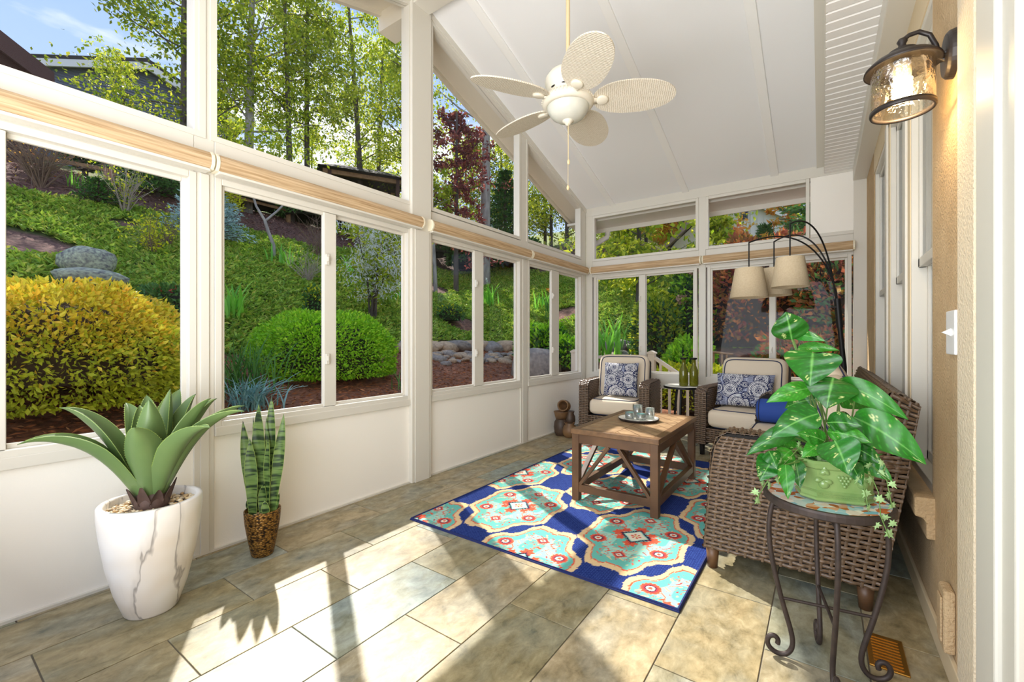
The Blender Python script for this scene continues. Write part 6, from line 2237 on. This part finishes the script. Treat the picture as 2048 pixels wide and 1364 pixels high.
tree('tall_tree', 'dark trunk beside the ridge post', -14.0, 12.6, 10.5, .17, .3, 2.2, 6200, .14, 'spring', seed=107, nb=18)
tree('tall_tree', 'thick grey trunk in the slanted upper window', -11.35, 14.1, 11.0, .26, .62, 2.2, 4200, .17, 'spring', 'barkp', seed=108, lean=(.0, .01), nb=14)
tree('purple_tree', 'purple-leaved tree in the slanted upper window', -11.3, 12.35, 7.0, .10, .22, 1.25, 5600, .15, 'purple', seed=109, nb=22)
tree('slope_tree', 'slender mottled trunk on the slope in the third window', -11.35, 12.65 - 1.3, 4.2, .075, .6, 1.0, 1400, .14, 'spring', 'barkp', seed=110, lean=(.0, -.05), nb=10)
bg = 'young woodland trees behind the garden'
lab_bg = ['yellow-green airy young tree in the woodland behind the garden', 'mid-green young tree in the woodland behind the garden', 'bright yellow-leaved young tree in the woodland behind the garden', 'olive-leaved young tree in the woodland behind the garden']
proto_t = []
for j, (lf, sd_) in enumerate((('yellow', 121), ('spring', 122), ('yellow', 123), ('maple', 124))):
    proto_t.append((lf, sd_))
spots = [(-22.5, 9.0), (-20.8, 14.8), (-19.6, 17.4), (-17.6, 19.2), (-15.2, 20.4), (-13.4, 22.4), (-10.0, 20.6), (-8.2, 19.2), (-6.8, 17.6), (-7.4, 20.5), (-5.2, 18.8), (-14.6, 18.6), (-9.4, 17.6), (-11.6, 20.0), (-7.2, 21.8), (-23, 17.5), (-18, 21), (-24.5, 12.5), (-26.5, 15.5), (-16.5, 25), (-10.5, 27), (-13.5, 29), (-21, 23), (-11.5, 23), (-24.5, 5.8)]
made = {}
rs = np.random.RandomState(130)
for j, (x, y) in enumerate(spots):
    k = j % 4
    lf, sd_ = proto_t[k]
    if k not in made:
        made[k] = tree('woodland_tree', lab_bg[k], x, y, 8.2, .10, .12, 2.1, 5000, .155, lf, seed=sd_, group=bg, nb=26)
        o = made[k]
    else:
        o = copy_tree(made[k])
        o.location = at(x, y)
        o.rotation_euler = (0, 0, rs.rand() * 6.28)
    s_ = rs.uniform(.8, 1.05) * (.72 if x < -19.5 else 1)
    o.scale = (s_, s_, s_ * rs.uniform(.88, 1.05))

# shrubs along the top of the slope, as a hedge line in front of the trunks
tops = [(-16.6, 7.4), (-16.0, 9.2), (-16.8, 11.0), (-15.6, 12.6), (-14.8, 14.4), (-13.2, 15.6), (-18.6, 6.6), (-18.5, 9.6), (-11.0, 16.4)]
h0 = None
for j, (x, y) in enumerate(tops):
    if j < 2:
        o = mound('woodland_shrub', 'dark evergreen shrub in the belt below the tree trunks', x, y, (.95, .95), 1.5, [(('dark', 'pine')[j], -.3, 1.3, 1.0)], 4200, .13, 140 + j, group='shrubs below the trunks')
        h0 = [o] if h0 is None else h0 + [o]
    else:
        o = copy_tree(h0[j % 2])
        o.location = at(x, y)
        o.rotation_euler = (0, 0, rs.rand() * 6.28)
        s_ = rs.uniform(.75, 1.25)
        o.scale = (s_, s_, s_)

# ------------------------------------------------------------------ behind the back windows
mound('red_shrub', 'rust-red shrub behind the arc lamp shades', -.95, 9.35, (.95, .8), 2.5, [('rust', -.3, 1.3, 1)], 6200, .11, 151, core='brown')
mound('red_shrub', 'maroon and olive shrub filling the right back window', .55, 8.95, (1.0, .85), 2.7, [('rust', -.3, 1.3, .8), ('pine', -.2, .7, .25)], 6500, .11, 152, core='brown')
mound('red_shrub', 'low rusty shrub under the arc lamp', -.2, 8.3, (.75, .55), 1.3, [('rust', -.3, 1.3, .7), ('pine', -.2, .8, .3)], 3600, .10, 153, core='brown')
hy = mound('hydrangea', 'leafy hydrangea with dried brown flower heads in the back window', -2.0, 9.5, (.55, .5), 2.2, [('box', -.3, 1.3, .6), ('dark', -.2, .9, .5)], 3200, .12, 154)
rs = np.random.RandomState(155)
for (dx, dz) in ((-.35, 1.95), (-.15, 2.1), (.12, 2.05), (-.05, 1.9), (.3, 1.95), (-.28, 1.35)):
    u, _ = crown_points(rs, 160, (dx, -.5 + abs(dx) * .2, dz), (.10, .10, .085), .6)
    V, F = leaf_quads(u, .045, rs, aspect=.8)
    M().add(V, F).build('flower_head', LM['pink'], hy)
mound('spiraea', 'lime green shrub at the left of the right back window', -1.95, 8.35, (.42, .4), 1.15, [('box', -.3, 1.3, 1)], 2600, .09, 156)
mound('spiraea', 'bright green shrub behind the oblong pillow', -.95, 7.9, (.45, .4), .75, [('spring', -.3, 1.3, 1)], 2200, .08, 157)
mound('yellow_shrub', 'yellow-green low shrub behind the deck balusters', -1.75, 7.55, (.75, .5), .85, [('goldlow', -.3, 1.3, .6), ('goldcon', .2, 1.3, .4)], 4200, .075, 158, core='brown')
mound('laurel_shrub', 'light green layered shrub in the left back window', -2.75, 9.2, (.55, .5), 1.55, [('spring', -.3, 1.3, .6), ('dark', -.2, .8, .4)], 3200, .11, 159)
twig_shrub('bare_shrub', 'fine brown stems rising behind the lime green shrub', -2.2, 10.4, 2.1, .6, 34, 'twig', 160, sub=4, leaf='spring', nleaf=500, thick=.010, size=.09)
tree('yellow_tree', 'yellow-green tree filling the left back transom window', -4.3, 12.4, 4.4, .09, .2, 1.7, 6000, .17, 'yellow', seed=161, nb=22)
tree('yellow_tree', 'lime tree in front of the white house', -2.45, 13.6, 2.15, .07, .2, .75, 2400, .15, 'yellow', seed=162, nb=18)
tree('orange_tree', 'orange-leaved tree right of the tan shed roof', -4.5, 18.0, 3.6, .07, .15, 1.2, 3600, .16, 'orange', seed=163, nb=18)
tree('orange_tree', 'orange and yellow sapling beside the white house', -.75, 15.2, 3.4, .06, .15, .75, 2600, .14, 'orange', seed=164, nb=18)
conifer('corner_pine', 'dark-needled pine at the right edge of the back transom window', -.1, 13.1, 4.2, 1.05, 6000, .16, 'pine', 165, droop=.1)
conifer('grey_pine', 'grey-green pine in front of the white gable', -1.40, 15.2, 1.15, .38, 1600, .14, 'pine', 166, droop=-.1)
tree('background_tree', 'bright tree behind the white house gable', -.8, 44, 12, .2, .15, 5.5, 5200, .5, 'yellow', seed=167, nb=24)
tree('background_tree', 'broad bright tree behind the tan shed', -9.0, 30, 9, .2, .1, 5.0, 6200, .42, 'yellow', seed=168, nb=26)
tree('background_tree', 'orange-tinged tree far behind the left back transom', -6.0, 24, 7, .15, .1, 2.8, 4200, .3, 'orange', seed=169, nb=22)
mound('laurel_shrub', 'rounded grey-green shrub at the foot of the white house', -1.9, 12.2, (1.1, .8), 1.45, [('pine', -.3, 1.3, .7), ('spring', .3, 1.3, .3)], 3800, .12, 170)
mound('laurel_shrub', 'broad dark shrub under the orange sapling', .3, 11.6, (1.2, .8), 1.5, [('dark', -.3, 1.3, .7), ('orange', .2, 1.3, .3)], 3800, .12, 171)

# ------------------------------------------------------------------ deck railing outside the back wall
dk = thing('deck_railing', 'beige painted deck railing with balusters and a sloping stair rail', 'railing', (-2.6, 6.5, -.02))
DY = 6.5
for (x, z0, z1) in ((-3.32, -.1, .93), (-2.06, -.1, .93), (-.92, -.5, .26)):
    p_ = M().box(x - .05, x + .05, DY - .05, DY + .05, z0, z1).build('post', MT['rail'], dk, world=True, bevel=.004)
    M().prism([(x - .062, z1), (x + .062, z1), (x + .062, z1 + .02), (x, z1 + .05), (x - .062, z1 + .02)], 'y', DY - .062, DY + .062).build('post_cap', MT['rail'], p_, world=True)
M().box(-3.27, -2.11, DY - .03, DY + .03, .84, .885).build('top_rail', MT['rail'], dk, world=True, bevel=.004)
M().box(-3.27, -2.11, DY - .02, DY + .02, .06, .10).build('bottom_rail', MT['rail'], dk, world=True, bevel=.004)
sl = -.66
M().beam((-2.01, DY, .87), (-.97, DY, .87 + 1.04 * sl), .06, .05).build('stair_rail', MT['rail'], dk, world=True, bevel=.004)
M().beam((-2.01, DY, .10), (-.97, DY, .10 + 1.04 * sl), .05, .045).build('stair_bottom_rail', MT['rail'], dk, world=True, bevel=.004)
bal = None
for j in range(9):
    x = -3.19 + j * .125
    M().box(x - .016, x + .016, DY - .016, DY + .016, .10, .85).build('baluster', MT['rail'], dk, world=True)
for j in range(8):
    x = -1.93 + j * .125
    z = (x + 2.01) * sl
    M().box(x - .016, x + .016, DY - .016, DY + .016, .10 + z, .86 + z).build('baluster', MT['rail'], dk, world=True)
dp = thing('deck', 'small beige board deck and steps outside the back wall', 'deck', (-2.6, 6.1, -.06), kind='structure')
for j in range(6):
    y = 5.75 + j * .142
    M().box(-3.4, -2.0, y, y + .136, -.06, -.025).build('deck_board', MT['rail'], dp, world=True)
for j in range(3):
    M().box(-2.0 + j * .28, -1.72 + j * .28, 5.9, 6.45, -.24 - j * .18, -.20 - j * .18).build('step', MT['rail'], dp, world=True)
gf = thing('garden_gate_rail', 'small rustic branch railing in the right back window', 'fence', (-1.5, 8.0, .2))
for j in range(6):
    x = -1.78 + j * .10
    M().tube([(x, 8.0 + .01 * (j % 2), -.1), (x + .015 * (-1) ** j, 8.0, .98 - .012 * j)], .016, 7).build('stick', MT['logs'], gf, smooth=True, world=True)
M().tube([(-1.85, 8.0, .95), (-1.5, 7.98, .93), (-1.2, 8.0, .90)], .02, 7).build('rail', MT['logs'], gf, smooth=True, world=True)
M().tube([(-1.85, 8.0, .42), (-1.2, 8.0, .40)], .018, 7).build('rail', MT['logs'], gf, smooth=True, world=True)

# split-rail fence along the top
fx = [(-15.5, 1.0), (-15.7, 3.5), (-15.9, 6.0), (-16.1, 8.5)]
sf = thing('split_rail_fence', 'tan split-rail fence running along the top of the slope', 'fence', at(-15.8, 5.0))
for (x, y) in fx:
    b = at(x, y)
    M().box(x - .06, x + .06, y - .06, y + .06, b[2] - .3, b[2] + 1.0).build('post', MT['logs'], sf, world=True, bevel=.01)
for (a, b) in zip(fx[:-1], fx[1:]):
    pa, pb = at(*a), at(*b)
    for z in (.42, .82):
        M().beam(pa + (0, 0, z), pb + (0, 0, z), .05, .10).build('rail', MT['logs'], sf, world=True, bevel=.01)


# ------------------------------------------------------------------ buildings
def gable_house(name, label, c, face, w, dpt, eave, peak, wall, roof, over=.5, trims=True, cat='house'):
    """gable end faces direction `face` (angle); built in local axes, x across the gable, -y outward"""
    o = thing(name, label, cat, c, face)
    M().prism([(-w / 2, -3), (w / 2, -3), (w / 2, eave), (0, peak), (-w / 2, eave)], 'y', 0, dpt).build('wall', MT[wall], o)
    s_ = (peak - eave) / (w / 2)
    for k in (-1, 1):
        x1 = k * (w / 2 + over)
        z1 = eave - s_ * over
        M().prism([(0, peak + .05), (x1, z1 + .05), (x1, z1 + .25), (0, peak + .28)], 'y', -over, dpt + over).build('roof', MT[roof], o)
        if trims:
            M().prism([(0, peak - .28), (x1, z1 - .25), (x1, z1 + .06), (0, peak + .06)], 'y', -over - .05, -over + .05).build('barge_board', MT['whitesiding' if wall != 'roofb' else 'roofb'], o)
    return o


bh = gable_house('blue_house', 'blue-grey sided house with white trim behind the maple', at(-27.5, 7.4), math.radians(80), 7.6, 8, 4.25, 5.75, 'bluesiding', 'roofd', over=.45)
M().box(-3.9, 3.9, -.08, 0, 2.6, 2.95).build('white_band', MT['whitesiding'], bh)
for k in range(22):
    z = 3.0 + k * .12
    hwid = min(3.75, 3.8 * (1 - (z - 4.25) / 1.5)) if z > 4.25 else 3.75
    M().box(-hwid, hwid, -.03, 0, z, z + .018).build('siding_lap', MT['bluesiding'], bh)
for k in (-2.2, 2.0):
    wn__ = M().box(k - .6, k + .6, -.06, 0, .6, 2.1).build('house_window', MT['whitesiding'], bh)
    M().box(k - .5, k + .5, -.07, -.055, .7, 2.0).build('pane', MT['roofd'], wn__)
gable_house('timber_house', 'dark brown timber gable at the top left corner', at(-17.4, .0), math.radians(88), 4.5, 6, 2.46, 3.9, 'roofb', 'roofb', over=.35)
wh = gable_house('white_house', 'white board-and-batten house with a dark gable roof', at(-4.35, 33.6), math.radians(4), 5.2, 8, 3.1, 4.75, 'whitesiding', 'roofd', over=.5)
for k in range(13):
    x = -2.4 + k * .4
    M().box(x - .04, x + .04, -.05, 0, -.5, 3.1 + 1.65 * (1 - abs(x) / 2.6) - .05).build('batten', MT['whitesiding'], wh)
vt = M().box(-.22, .22, -.08, 0, 3.3, 4.1).build('gable_vent', MT['bluesiding'], wh)
for k in range(6):
    M().box(-.18, .18, -.10, -.08, 3.36 + k * .12, 3.42 + k * .12).build('louvre', MT['roofd'], vt)
M().box(-2.6, 2.6, -.09, 0, 1.9, 2.1).build('band_board', MT['roofd'], wh)
gable_house('tan_shed', 'tan shed roof showing in the left back transom window', at(-3.3, 16.0), math.radians(12), 2.1, 3.2, .45, 1.42, 'stucco_l', 'rooft', over=.3, trims=False, cat='shed')
pv = thing('garden_pavilion', 'dark-roofed garden pavilion between the trunks', 'pavilion', at(-16.3, 11.8) + np.array((0, 0, .45)), math.radians(62))
for x in (-1.35, 1.35):
    for y in (-.9, .9):
        M().box(x - .07, x + .07, y - .07, y + .07, -.3, 2.0).build('post', MT['roofb'], pv)
m = M()
V = [(-1.8, -1.3, 1.95), (1.8, -1.3, 1.95), (1.8, 1.3, 1.95), (-1.8, 1.3, 1.95), (-.9, 0, 2.55), (.9, 0, 2.55)]
m.add(V, [(0, 1, 5, 4), (1, 2, 5), (2, 3, 4, 5), (3, 0, 4), (3, 2, 1, 0)])
m.build('roof', MT['roofd'], pv)
for y in (-.9, .9):
    M().box(-1.6, 1.6, y - .06, y + .06, 1.78, 1.95).build('beam', MT['logs'], pv)
M().box(-1.3, 1.3, -.85, -.78, 1.2, 1.28).build('rail', MT['logs'], pv)

# added unseen pale slab at the open front, bounces sun onto the ceiling
tag(M().box(-3.2, 3.5, -7.5, FY, -.2, -.03).build('front_bounce_slab', MT['rail']), 'added pale bounce slab outside the open front side of the room', 'bounce slab', kind='structure')
